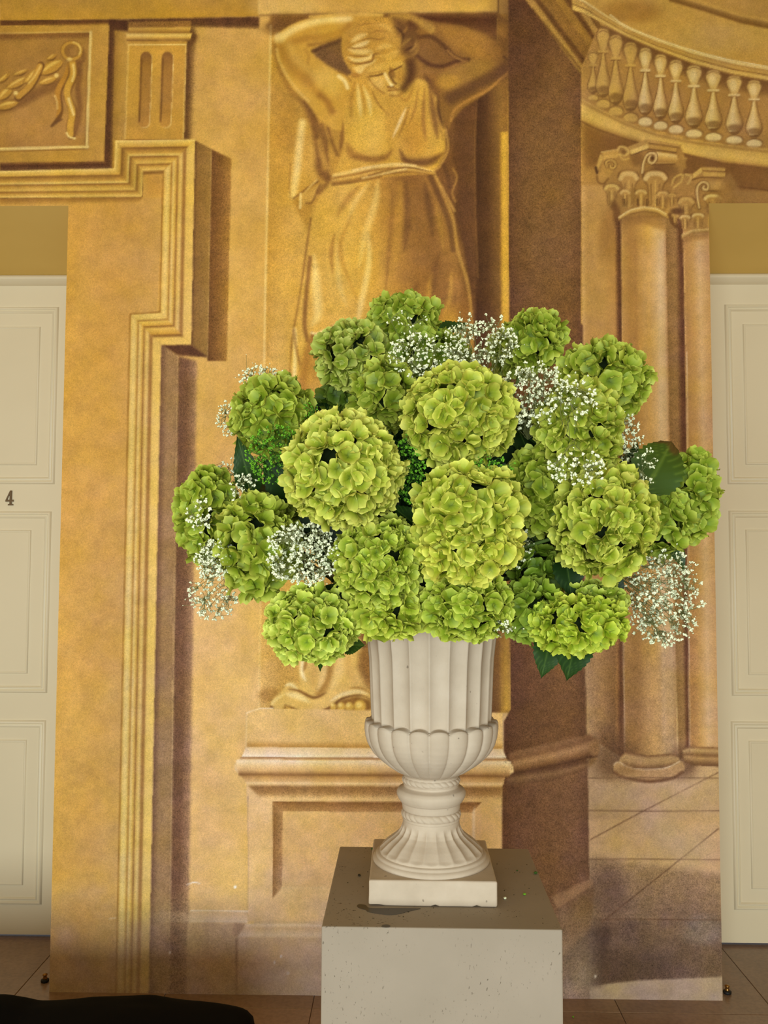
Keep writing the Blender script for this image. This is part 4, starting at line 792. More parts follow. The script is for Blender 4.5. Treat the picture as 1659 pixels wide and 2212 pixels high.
# ------------------------------------------------------------------ setting
YW = 3.2356; XL, XR, ZT = -1.2875, 1.1814, 2.9652
def lookup(V):
    px, py = px_of(V)
    i = np.clip(py * PS, 0, CH - 1.001); j = np.clip(px * PS, 0, CW - 1.001)
    i0 = i.astype(int); j0 = j.astype(int); fi = (i - i0)[:, None]; fj = (j - j0)[:, None]
    return (CAN[i0, j0] * (1 - fi) * (1 - fj) + CAN[i0 + 1, j0] * fi * (1 - fj) + CAN[i0, j0 + 1] * (1 - fi) * fj + CAN[i0 + 1, j0 + 1] * fi * fj)
def build_wall():
    paint_mural()
    st = .0044; Vs, Fs, off = [], [], 0
    def block(xs, zs):
        nonlocal off
        X, Z = np.meshgrid(xs, zs); V = np.stack([X, np.full_like(X, YW), Z], -1).reshape(-1, 3)
        R, Cc = X.shape; i, j = np.meshgrid(np.arange(R - 1), np.arange(Cc - 1), indexing='ij')
        Fc = np.stack([i * Cc + j, i * Cc + j + 1, (i + 1) * Cc + j + 1, (i + 1) * Cc + j], -1).reshape(-1, 4)
        Vs.append(V); Fs.append(Fc + off); off += len(V)
    block(np.linspace(XL, XR, int((XR - XL) / st)), np.linspace(0, ZT, int(ZT / st)))
    xs = np.linspace(-1.62, 1.5, int(3.12 / st)); block(np.concatenate([[-3.2], xs, [3.2]]), np.concatenate([np.linspace(ZT, 3.95, int((3.95 - ZT) / st)), [4.3]]))
    for x0, x1 in ((-3.2, XL - 1.05), (XR + 1.05, 3.2)): block(np.array([x0, x1]), np.array([0, ZT]))
    V = np.vstack(Vs); Fc = np.vstack(Fs)
    me = np_mesh('wall_back', V, Fc); me.materials.append(M_mural)
    c = lookup(V); rgb = c[:, :3]; rgb = np.where(rgb <= .04045, rgb / 12.92, ((rgb + .055) / 1.055) ** 2.4) * MURAL_GAIN
    a = me.color_attributes.new('paint', 'FLOAT_COLOR', 'POINT')
    a.data.foreach_set('color', np.concatenate([rgb, c[:, 3:]], 1).astype(np.float32).ravel())
    return link('wall_back', me, kind='structure')
MURAL_GAIN = 1.0
wall = build_wall()

YD = at_z(60, 2025, 0)[1]                       # plane of the doors
ZH = at_y(60, 592, YD - .03)[2]                 # underside of the door head
# reveals and sloping soffits of the two door niches, plain plaster
def niche(x0, x1, n):
    bm = bmesh.new()
    def q(*p): bm.faces.new([bm.verts.new(v) for v in p])
    q((x0, YW, ZT), (x1, YW, ZT), (x1, YD, ZH), (x0, YD, ZH))
    q((x0, YW, 0), (x0, YW, ZT), (x0, YD, ZH), (x0, YD, 0))
    q((x1, YD, 0), (x1, YD, ZH), (x1, YW, ZT), (x1, YW, 0))
    me = bpy.data.meshes.new('trim'); bm.to_mesh(me); bm.free()
    link('trim_%d' % n, me, mat=M_plaster, kind='structure')
NL, NR = XL - 1.05, XR + 1.05
niche(NL, XL, 1); niche(XR, NR, 2)

def door(n, x0, x1, side, pts):
    """side: +1 when the visible stile is the right one"""
    root = empty('door_%d' % n, ((x0 + x1) / 2, YD, 0), kind='structure')
    def bx(name, a, b, c, d, e, f, m=M_door, par=root, bev=.0, seg=2, **k):
        o = box(name, a, b, c, d, e, f, m, None, bev, seg, **k); o.parent = par; o.matrix_parent_inverse = Matrix.Translation(-Vector(root.location)) if par is root else Matrix.Identity(4); return o
    bx('leaf', x0, x1, YD, YD + .05, .012, ZH + .02)
    # head moulding: fillet, ovolo, fillet
    pr = [(0, ZH + .004), (.012, ZH + .002), (.03, ZH - .006), (.036, ZH - .016), (.034, ZH - .024), (.022, ZH - .030), (.018, ZH - .036), (.006, ZH - .040), (0, ZH - .044)]
    P = np.array([[(x, YD - d, z) for x in (x0, x1)] for d, z in pr])
    o = link('head_moulding', grid_mesh('head_moulding', P - np.array(root.location), sm=False), root, M_door)
    for (xo, yo_t, yo_b, xi, yi_t, yi_b) in pts:
        X = at_y(xo, (yo_t + yo_b) / 2, YD)[0]; XI = at_y(xi, (yo_t + yo_b) / 2, YD)[0]
        zt, zb = at_y(xo, yo_t, YD)[2], at_y(xo, yo_b, YD)[2]; it, ib = at_y(xi, yi_t, YD)[2], at_y(xi, yi_b, YD)[2]
        if side > 0: a, b, ai, bi = x0 + (x1 - X), X, x0 + (x1 - XI), XI
        else: a, b, ai, bi = X, x1 - (X - x0), XI, x1 - (XI - x0)
        # moulded frame swept round the panel
        prof = [(0, 0), (.003, .007), (.007, .010), (.012, .009), (.015, .003), (.019, .003), (.022, .008), (.026, .006), (.030, -.0)]
        R = []
        for d, h in prof:
            R.append([(a + d, YD - h, zb + d), (b - d, YD - h, zb + d), (b - d, YD - h, zt - d), (a + d, YD - h, zt - d)])
        P = np.array(R) - np.array(root.location)
        pn = link('panel_moulding', grid_mesh('panel_moulding', P, closed_u=True, sm=False), root, M_door)
        R = []
        for d, h in ((0, 0), (.002, .006), (.006, .0065), (.010, .003), (.013, .004)):
            R.append([(ai + d, YD - h, ib + d), (bi - d, YD - h, ib + d), (bi - d, YD - h, it - d), (ai + d, YD - h, it - d)])
        R = np.array(R) - np.array(root.location)
        me = grid_mesh('raised_panel', R, closed_u=True, sm=False)
        bm = bmesh.new(); bm.from_mesh(me); bm.verts.ensure_lookup_table(); bm.faces.new([bm.verts[len(bm.verts) - 4 + i] for i in range(4)]); bm.to_mesh(me); bm.free()
        link('raised_panel', me, pn, M_door)
    return root
DL = [(124, 663, 1046, 85, 706, 1005), (118, 1105, 1497, 71, 1145, 1455), (96, 1556, 1954, 54, 1598, 1912)]
DL = [(123, 663, 1046, 84, 706, 1005), (107, 1105, 1497, 64, 1145, 1455), (95, 1556, 1954, 54, 1598, 1912)]
DR = [(1568, 658, 1046, 1607, 700, 1004), (1577, 1103, 1503, 1613, 1144, 1458), (1582, 1558, 1965, 1620, 1600, 1920)]
d1 = door(1, NL - .02, XL + .02, 1, DL)
d2 = door(2, XR - .02, NR + .02, -1, DR)
# bronze numeral 4, serifed, on the lock rail of the left door
c4 = at_y(21, 1076, YD); s4 = 33 / F_PX * (YD) / 33
def P4(pts): return [(c4[0] + (x - 21) * s4, c4[2] - (y - 1076) * s4) for x, y in pts]
outer = P4([(26, 1060), (26, 1080), (30, 1080), (30, 1083.5), (26, 1083.5), (26, 1089), (29.5, 1090), (29.5, 1091.5), (18.5, 1091.5), (18.5, 1090), (22, 1089), (22, 1083.5), (13, 1083.5), (13, 1081), (22.5, 1060)])
tri = P4([(22, 1066), (22, 1080), (15.8, 1080)])
cu = bpy.data.curves.new('door_number', 'CURVE'); cu.dimensions = '2D'; cu.fill_mode = 'BOTH'; cu.extrude = .002; cu.bevel_depth = .0008
for pl in (outer, tri):
    s = cu.splines.new('POLY'); s.points.add(len(pl) - 1); s.use_cyclic_u = True
    for p, (x, z) in zip(s.points, pl): p.co = (x - c4[0], z - c4[2], 0, 1)
tmp = bpy.data.objects.new('tmp', cu); COL.objects.link(tmp); bpy.context.view_layer.update()
me4 = bpy.data.meshes.new_from_object(tmp.evaluated_get(bpy.context.evaluated_depsgraph_get())); bpy.data.objects.remove(tmp)
me4.materials.clear(); n4 = link('door_number', me4, d1, M_bronze, label='bronze numeral 4 on the rail between the panels')
n4.rotation_euler = (PI / 2, 0, 0); n4.location = Vector((c4[0], YD - .0028, c4[2])) - d1.location

# shell: open loggia front behind the camera
ZC = 4.3
box('ceiling', -3.2, 3.2, -1.2, YW + .0, ZC, ZC + .1, M_plaster, kind='structure')
box('wall_left', -3.3, -3.2, -1.2, YD + .2, 0, ZC, M_plaster, kind='structure')
box('wall_right', 3.2, 3.3, -1.2, YD + .2, 0, ZC, M_plaster, kind='structure')

# floor: joint bed plus stone tiles
fl = box('floor', -3.2, 3.2, -3.0, YD + .2, -.06, -.003, M_grout, kind='structure')
jx = [at_z(1329, 2162, 0)[0], at_z(676, 2165, 0)[0]]; TS = (jx[0] - jx[1]) / 2; jy = at_z(680, 2179, 0)[1]
rs = random.Random(4)
tile_me = {}
for ix in range(-6, 6):
    for iy in range(-5, 3):
        x0 = max(jx[1] + ix * TS + .0010, -3.2); x1 = min(jx[1] + (ix + 1) * TS - .0010, 3.2); y0 = jy + iy * TS + .0010; y1 = min(jy + (iy + 1) * TS - .0010, YD + .15)
        if x1 - x0 < .05 or y1 - y0 < .05: continue
        w, h = round(x1 - x0, 3), round(y1 - y0, 3)
        if (w, h) not in tile_me:
            bm = bmesh.new(); box_bm(bm, 0, x1 - x0, 0, y1 - y0, -.012, 0, .0015, 1); me = bpy.data.meshes.new('floor_tile'); bm.to_mesh(me); bm.free(); me.materials.append(M_floor); tile_me[(w, h)] = me
        o = link('floor_tile', tile_me[(w, h)], fl); o.location = (x0, y0, rs.uniform(-.0004, .0003))

# brass floor stops beside the two door niches
def lathe(name, prof, loc, m, parent=None, n=24):
    th = np.arange(n) * 2 * PI / n
    P = np.array([[(r * math.cos(t), r * math.sin(t), z) for t in th] for r, z in prof])
    o = link(name, grid_mesh(name, P, closed_u=True), parent, m); o.location = loc; return o
for (x, y, lb) in ((97, 2121, 'small brass door stop with black rubber ring on floor by left door niche'), (1571, 2146, 'small brass door stop with black rubber ring on floor by right door niche')):
    p = at_z(x, y, 0)
    r = empty('door_stop', (p[0], p[1], 0), label=lb, cat='door stop', group='door stops')
    lathe('rubber_ring', [(0, 0), (.013, 0), (.015, .003), (.015, .009), (.012, .011), (.007, .011)], (0, 0, 0), M_rubber, r)
    lathe('brass_post', [(.007, .009), (.009, .012), (.0075, .016), (.006, .022), (.009, .025), (.009, .028), (.006, .031), (0, .032)], (0, 0, 0), M_brass, r)

# ------------------------------------------------------------------ pedestal
PX, PY, PW, ZP = .0737, 1.6619, .4, .9882
ped = empty('pedestal', (PX, PY, 0), label='square cream stone pedestal block standing on the floor under the urn', cat='pedestal'); ped.rotation_euler.z = -.0077
box('block', -PW / 2, PW / 2, -PW / 2, PW / 2, 0, ZP, M_ped, ped, .0022, 2)

# ------------------------------------------------------------------ urn
UX, UY, UW, UH = .062, 1.6618, .2267, .0446
ZB = ZP + UH                                    # top of the plinth
urn = empty('stone_urn', (UX, UY, ZP + .0005), label='pale cast stone urn with gadrooned bowl, fluted foot and square plinth', cat='urn'); urn.rotation_euler.z = -.0077
def zz(y): return at_y(937, y, UY)[2] - ZP
dist = UY
def rr(hw): return hw / F_PX * dist * 1.004
def ip(tab, z): 
    t = sorted(tab); return np.interp(z, [a for a, b in t], [b for a, b in t])
# plinth with a chipped lower edge
bm = bmesh.new(); box_bm(bm, -UW / 2, UW / 2, -UW / 2, UW / 2, 0, UH, .0035, 3)
bmesh.ops.subdivide_edges(bm, edges=[e for e in bm.edges if e.calc_length() > .03], cuts=26, use_grid_fill=True)
rs = random.Random(8)
from mathutils import noise as mnoise
for v in bm.verts:
    f = mnoise.noise(v.co * 38); g = mnoise.noise(v.co * 9)
    v.co += Vector((v.co.x, v.co.y, 0)).normalized() * f * .0007
    if v.co.z < .002: v.co.z += max(0, mnoise.noise(Vector((v.co.x * 30, v.co.y * 30, 3))) - .12) * .006
    for cx, w in ((.004, .006), (.078, .004)):
        if abs(v.co.x - cx) < w and v.co.y < -UW / 2 + .01 and v.co.z < .004: v.co.z += .0025
me = bpy.data.meshes.new('plinth'); bm.to_mesh(me); bm.free()
link('plinth', me, urn, M_urn)
NL_ = 21
def lath2(name, zs, rf, n, m=M_urn, parent=urn):
    th = np.arange(n) * 2 * PI / n; Z, T = np.meshgrid(zs, th, indexing='ij'); Rr = rf(Z, T)
    P = np.stack([Rr * np.cos(T), Rr * np.sin(T), Z], -1)
    return link(name, grid_mesh(name, P, closed_u=True), parent, m)
# base ring + fluted foot
zf0 = UH - .0005; z_ring = UH + .012; z_neck = zz(1767)
foot_tab = [(zz(1767), rr(59)), (zz(1777), rr(60)), (zz(1787), rr(64)), (zz(1797), rr(70)), (zz(1806), rr(80)), (zz(1815), rr(92)), (zz(1824), rr(102)), (zz(1832), rr(110)), (zz(1839), rr(113))]
ft_lo = min(a for a, b in foot_tab)
lath2('base_ring', np.array([zf0 - .001, zf0, zf0 + .002, zf0 + .005, zf0 + .008, zf0 + .010, zf0 + .0105, zf0 + .013, zf0 + .016, zf0 + .017]),
      lambda Z, T: np.interp(Z, [zf0 - .001, zf0, zf0 + .002, zf0 + .005, zf0 + .008, zf0 + .010, zf0 + .0105, zf0 + .013, zf0 + .016, zf0 + .017], [rr(60), rr(121), rr(122.5), rr(122.5), rr(120), rr(117), rr(115.5), rr(116), rr(113), rr(90)]), 96)
NF = 22
def foot(Z, T):
    r = ip(foot_tab, Z); s = np.abs(np.sin(T * NF / 2 + .3))                  # 0 at ridge
    fade = np.clip((zz(1776) - Z) / .012, 0, 1); h = Z - ft_lo
    d = .0045 * fade * (s ** .8)
    scal = np.clip(1 - (h - .0005) / (.004 + .004 * (1 - s)), 0, 1)           # scalloped ends
    return r - d * np.clip(h / .010, 0, 1) - .0035 * scal
lath2('fluted_foot', np.linspace(ft_lo, z_neck, 70), foot, NF * 14)
def rope(z0, z1, R, name='rope_band'):
    zc, hh = (z0 + z1) / 2, (z1 - z0) / 2
    def f(Z, T):
        q = (Z - zc) / hh; prof = np.sqrt(np.clip(1 - q * q, 0, 1)); tw = np.abs(np.sin(T * 13 + q * 1.6))
        return R - .006 + .006 * prof + .0022 * prof * (tw ** .5)
    lath2(name, np.linspace(z0, z1, 16), f, 260)
rope(zz(1765), zz(1746), rr(61)); rope(zz(1691), zz(1675), rr(59.5))
col_tab = [(1771, 57), (1768, 60.5), (1763, 60.5), (1762, 57), (1748, 57), (1746, 60), (1742, 61), (1736, 61.5), (1731, 62.5), (1729, 65), (1722, 70), (1714, 73), (1708, 73), (1702, 69), (1698, 60), (1696, 57.5), (1692, 57.5), (1691, 60), (1689, 58), (1674, 58), (1671, 55)]
zs = np.array([zz(y) for y, _ in col_tab]); rv = np.array([rr(h) for _, h in col_tab])
tt = np.linspace(0, len(zs) - 1, 90); zs2 = np.interp(tt, range(len(zs)), zs); rv2 = np.interp(tt, range(len(zs)), rv)
k = np.array([.25, .5, .25]); 
for _ in range(2): rv2[1:-1] = np.convolve(rv2, k, 'valid')
lath2('collar', zs2, lambda Z, T: np.repeat(rv2[:, None], Z.shape[1], 1), 96)
# bowl
lo_tab = [(zz(y), rr(h)) for y, h in ((1676, 46), (1670, 60), (1661, 78), (1650, 94), (1643, 103), (1632, 115), (1622, 124), (1611, 131), (1601, 136), (1586, 140.5), (1571, 142.5), (1560, 142), (1545, 138), (1520, 133))]
up_tab = [(zz(y), rr(h)) for y, h in ((1580, 126), (1556, 127), (1535, 128.5), (1500, 130), (1460, 131.5), (1420, 133.5), (1380, 138), (1350, 144), (1325, 152), (1305, 162), (1298, 166))]
z_arch = zz(1560)
PH = -PI / 2 - .057
def bowl(Z, T):
    ph = (T - PH) * NL_ / (2 * PI); s = (ph - np.floor(ph)) * 2 - 1           # -1..1 over one lobe
    ztop = z_arch + .0085 * np.sqrt(np.clip(1 - s * s, 0, 1)) - .002
    rl = ip(lo_tab, Z); amp = .0080 * np.clip((Z - zz(1676)) / .03, .15, 1)
    convex = np.sqrt(np.clip(1 - s * s * .97, 0, 1))
    lower = rl - amp * (1 - convex)
    edge = np.clip((ztop - Z) / .006, 0, 1); lower = lower - .004 * (1 - np.sqrt(np.clip(1 - (1 - edge) ** 2, 0, 1)))
    ru = ip(up_tab, Z); upper = ru - .0078 * np.clip(1 - s * s, 0, 1) ** .8
    m = np.clip((ztop - Z) / .0016, 0, 1)
    return lower * m + upper * (1 - m)
zl = np.concatenate([np.linspace(zz(1676), z_arch - .006, 60), np.linspace(z_arch - .0055, z_arch + .0095, 44), np.linspace(z_arch + .011, zz(1298), 40)])
lath2('bowl', zl, bowl, NL_ * 18)
zr = zz(1298)
lathe('rim', [(rr(160), zr - .004), (rr(168), zr - .002), (rr(172), zr + .004), (rr(172), zr + .009), (rr(167), zr + .012), (rr(152), zr + .010), (rr(146), zr - .02), (rr(138), zr - .04)], (0, 0, 0), M_urn, urn, 96)

# damp patch, crumbs and fallen buds on the pedestal top
def tp(x, y, z=ZP): return at_z(x, y, z)
out = [(771, 1958), (776, 1954), (790, 1956), (800, 1962), (850, 1962), (905, 1963), (902, 1965), (880, 1970), (862, 1975), (840, 1977), (815, 1974), (795, 1970), (790, 1966), (778, 1963)]
pp = [tp(*q) for q in smooth(out, 4, True)]
bm = bmesh.new(); f = bm.faces.new([bm.verts.new((p[0], p[1], ZP + .0002)) for p in pp]); r = bmesh.ops.extrude_face_region(bm, geom=[f]); bmesh.ops.translate(bm, vec=(0, 0, .0005), verts=[v for v in r['geom'] if isinstance(v, bmesh.types.BMVert)]); bmesh.ops.recalc_face_normals(bm, faces=bm.faces)
me = bpy.data.meshes.new('water_puddle'); bm.to_mesh(me); bm.free(); link('water_puddle', me, None, M_damp, label='dark damp patch of spilled water on pedestal top before the urn', cat='puddle')
p = tp(834, 2001); 
bm = bmesh.new(); bmesh.ops.create_circle(bm, cap_ends=True, radius=.006, segments=14); [setattr(v, 'co', Vector((v.co.x * 1.2 + p[0] + rs.uniform(-.001, .001), v.co.y + p[1], ZP + .0004))) for v in bm.verts]
r = bmesh.ops.extrude_face_region(bm, geom=bm.faces[:]); bmesh.ops.translate(bm, vec=(0, 0, .0003), verts=[v for v in r['geom'] if isinstance(v, bmesh.types.BMVert)])
me = bpy.data.meshes.new('water_drop'); bm.to_mesh(me); bm.free(); link('water_drop', me, None, M_damp, label='small dark drip mark near the front edge of the pedestal top', cat='puddle')
M_crumb = mat('dark_crumbs', (52, 44, 28), .9, .1)
rs = random.Random(77); Vs = []; Fs = []
for i in range(150):
    x = rs.uniform(-.19, .19); y = rs.uniform(-.19, .19)
    if abs(x - (UX - PX)) < UW / 2 + .004 and abs(y) < UW / 2 + .004: continue
    s = rs.choice((.0004, .0006, .0008, .0012)); o = len(Vs)
    for k in range(4): a = k * PI / 2 + rs.random(); Vs.append((PX + x + s * math.cos(a) * rs.uniform(.6, 1.4), PY + y + s * math.sin(a), ZP + .0002))
    Vs.append((PX + x, PY + y, ZP + s * 1.1)); Fs += [(o, o + 1, o + 4), (o + 1, o + 2, o + 4), (o + 2, o + 3, o + 4), (o + 3, o, o + 4)]
link('plant_crumbs', mesh('plant_crumbs', Vs, Fs), None, M_crumb, label='scattered dark crumbs of plant debris over the pedestal top', cat='debris', kind='stuff')
def bud(x, y, z, s, m, lb, seed):
    p = tp(x, y, z); rs = random.Random(seed); bm = bmesh.new(); bmesh.ops.create_icosphere(bm, subdivisions=2, radius=1)
    for v in bm.verts:
        k = 1 + .5 * mnoise.noise(v.co * 2.2 + Vector((seed, 0, 0))); v.co = Vector((v.co.x * k, v.co.y * k * .8, v.co.z * .55 * k)) * s
    zmin = min(v.co.z for v in bm.verts)
    for v in bm.verts: v.co.z -= zmin
    me = bpy.data.meshes.new('fallen_bud'); bm.to_mesh(me); bm.free(); o = link('fallen_bud', me, None, m, label=lb, cat='bud', group='fallen buds'); o.location = (p[0], p[1], z + .0005); o.rotation_euler.z = rs.random() * 6
M_budg = mat('fallen_green', (60, 92, 34), .7, .2)
bud(1157, 1888, ZP, .0042, M_budg, 'dark green fallen bud at the right edge of the pedestal top', 1)
bud(1133, 1934, ZP, .0030, M_gypg, 'bright green fallen bud right of the urn plinth on pedestal', 2)
bud(1091, 1943, ZP, .0034, M_gyp, 'pale fallen bud beside the lower right corner of the plinth', 3)
bud(1032, 1881, ZP + UH, .0024, M_gyp, 'tiny white fallen bud lying on top of the urn plinth', 4)
bud(805, 1836, ZP, .0036, M_budg, 'green fallen bud behind the urn plinth on the left', 5)
bud(776, 1893, ZP, .0034, M_crumb, 'dark withered bud lying left of the urn plinth', 6)
bud(1117, 1882, ZP, .0020, M_budg, 'tiny green bud lying right behind the plinth on pedestal', 7)
o = bud(1238, 2198, 0, .004, M_gypg, 'green fallen bud on the floor tile right of the pedestal', 8)

# ------------------------------------------------------------------ black bag
def bag():
    root = empty('duffel_bag', (-1.28, 2.4, 0), label='black fabric bag lying on the floor at the bottom left', cat='bag')
    tops = [(-300, 2160), (0, 2146), (35, 2144), (68, 2149), (100, 2156), (142, 2154), (202, 2151), (270, 2150), (338, 2151), (405, 2157), (473, 2165), (512, 2171)]
    yb = 2.62; nu, nv = 120, 60; V = []
    xs = np.linspace(0, 1, nu)
    xr = at_y(541, 2190, 2.45)[0]; x_l = -2.2
    P = np.zeros((nu, nv, 3))
    for i, u in enumerate(xs):
        X = x_l + (xr - x_l) * (1 - (1 - u) ** 1.0)
        e = max(0, (X - (xr - .10)) / .10); end = math.sqrt(max(0, 1 - e ** 4))
        pxx = px_of((X, yb, .24))[0]; yt = np.interp(pxx, [a for a, b in tops], [b for a, b in tops]); H = at_y(pxx, yt, yb - .05)[2] + .020
        hd = .26 * (.86 + .14 * end); cy = yb - .26
        for j in range(nv):
            a = 2 * PI * j / nv; c, s = math.cos(a), math.sin(a)
            sx = np.sign(c) * abs(c) ** .5; sz = np.sign(s) * abs(s) ** .5
            hh = H * (.75 + .25 * end)
            p = Vector((X, cy + sx * hd, hh / 2 * (1 + sz)))
            k = mnoise.noise(Vector((X * 3, p.y * 6, p.z * 5))) * .012 + mnoise.noise(Vector((X * 9, p.y * 16, p.z * 9))) * .005
            p.z = max(0.001, p.z + (k if p.z > .04 else 0)); p.y += k * .5
            P[i, j] = p
    me = grid_mesh('body', P - np.array(root.location), closed_u=True)
    bm = bmesh.new(); bm.from_mesh(me); bm.verts.ensure_lookup_table()
    bm.faces.new([bm.verts[(nu - 1) * nv + j] for j in range(nv)]); bm.faces.new([bm.verts[nv - 1 - j] for j in range(nv)]); bm.to_mesh(me); bm.free()
    link('body', me, root, M_bag)
    # ribbed webbing handle and a stitched seam on the top
    a = at_y(183, 2192, 2.43); b = at_y(250, 2206, 2.40); n = 9
    for i in range(n):
        t = i / (n - 1); q = Vector(a) * (1 - t) + Vector(b) * t; q.z = .262 + .012 * math.sin(PI * t)
        o = box('handle_rib', -.0035, .0035, -.016, .016, -.004, .004, M_bag2, root, .002, 1); o.location = q - root.location; o.rotation_euler = (0, 0, .35)
    pts = [(-2.0 + i * .1, 2.56 + .01 * math.sin(i), .258 + .004 * math.sin(i * 2.1)) for i in range(16)]
    tubes('seam_piping', [(np.array(pts) - np.array(root.location), .003)], M_bag2, root, 6)
bag()

# ------------------------------------------------------------------ flowers
def petal_arrays(rs, Lp, Wp, cup, curl, nu=7, nv=6):
    u = np.linspace(-1, 1, nu); v = np.linspace(0, 1, nv) ** .85
    V_, U_ = np.meshgrid(v, u, indexing='ij')
    w = Wp * (.20 + .80 * np.sin(PI * np.clip(V_ * .60, 0, 1)) ** .9) * np.sqrt(np.clip(1 - np.clip((V_ - .58) / .47, 0, 1) ** 2.2 * .97, 0, 1))
    x = U_ * w; y = Lp * (V_ - .10 * (U_ ** 2) * V_ + .03 * np.cos(U_ * 3) * V_)
    ph = rs.random() * 6
    z = cup * Lp * V_ ** 1.6 - curl * Lp * np.clip(V_ - .5, 0, 1) ** 2 * 2 + .16 * Wp * (U_ ** 2) * (.4 + V_) * rs.choice((1, 1, -.6)) + .05 * Wp * np.sin(U_ * 5 + ph) * V_ ** 2
    z += rs.uniform(-.15, .15) * x * V_
    tone = np.clip(.10 + .62 * V_ ** .8 + .28 * np.maximum(np.abs(U_) ** 3 * V_, V_ ** 5), 0, 1)  # green to lime petal colour; dark base also deepened as crevice shade
    vein = U_ * 1.0 * (.55 + .45 * V_) * .5 + .5
    return np.stack([x, y, z], -1).reshape(-1, 3), tone.ravel(), vein.ravel(), (nv, nu)
def floret_mesh(seed, size):
    rs = random.Random(seed); Vs, Ts, Gs, Fs, off = [], [], [], [], 0
    n = 4 if rs.random() < .9 else 5
    cup = rs.uniform(.08, .78)
    for k in range(n):
        V, t, g, (nv, nu) = petal_arrays(rs, size * rs.uniform(.92, 1.06), size * rs.uniform(.60, .72), cup + rs.uniform(-.12, .14), rs.uniform(-.1, .45))
        a = 2 * PI * k / n + rs.uniform(-.12, .12); c, s = math.cos(a), math.sin(a)
        V = V @ np.array([[c, s, 0], [-s, c, 0], [0, 0, 1]]) + np.array([0, 0, (k % 2) * .0012])
        i, j = np.meshgrid(np.arange(nv - 1), np.arange(nu - 1), indexing='ij')
        Fs.append(np.stack([i * nu + j, i * nu + j + 1, (i + 1) * nu + j + 1, (i + 1) * nu + j], -1).reshape(-1, 4) + off)
        Vs.append(V); Ts.append(t); Gs.append(g); off += len(V)
    # small closed centre
    th = np.arange(6) * PI / 3; r = size * .07
    C = np.array([[r * math.cos(a), r * math.sin(a), .0006] for a in th] + [[r * .7 * math.cos(a), r * .7 * math.sin(a), r * 1.1] for a in th] + [[0, 0, r * 1.4]])
    Vs.append(C); Ts.append(np.full(len(C), .15)); Gs.append(np.full(len(C), .5))
    Fs.append(np.array([[j, (j + 1) % 6, 6 + (j + 1) % 6, 6 + j] for j in range(6)]) + off)
    Fs.append(np.array([[6, 7, 8, 12], [8, 9, 10, 12], [10, 11, 6, 12]]) + off)
    me = np_mesh('floret', np.vstack(Vs), np.vstack(Fs), True)
    a = me.color_attributes.new('tone', 'FLOAT_COLOR', 'POINT'); t = np.concatenate(Ts); g = np.concatenate(Gs)
    a.data.foreach_set('color', np.stack([t, g, t * 0, t * 0 + 1], -1).astype(np.float32).ravel())
    me.materials.append(M_petal); return me
FLO = [floret_mesh(100 + i, .0245) for i in range(14)]
URN_C = np.array([UX, UY, ZP + .38])
def rot_to(n, tw):
    n = Vector(n).normalized(); q = n.to_track_quat('Z', 'Y'); return (q @ Matrix.Rotation(tw, 3, 'Z').to_quaternion()).to_euler()
CORE = None
def core_mesh():
    bm = bmesh.new(); bmesh.ops.create_icosphere(bm, subdivisions=3, radius=1)
    for v in bm.verts: v.co *= 1 + .12 * mnoise.noise(v.co * 5)
    me = bpy.data.meshes.new('dark_core'); bm.to_mesh(me); bm.free(); me.materials.append(M_core); return me
CORE = core_mesh()
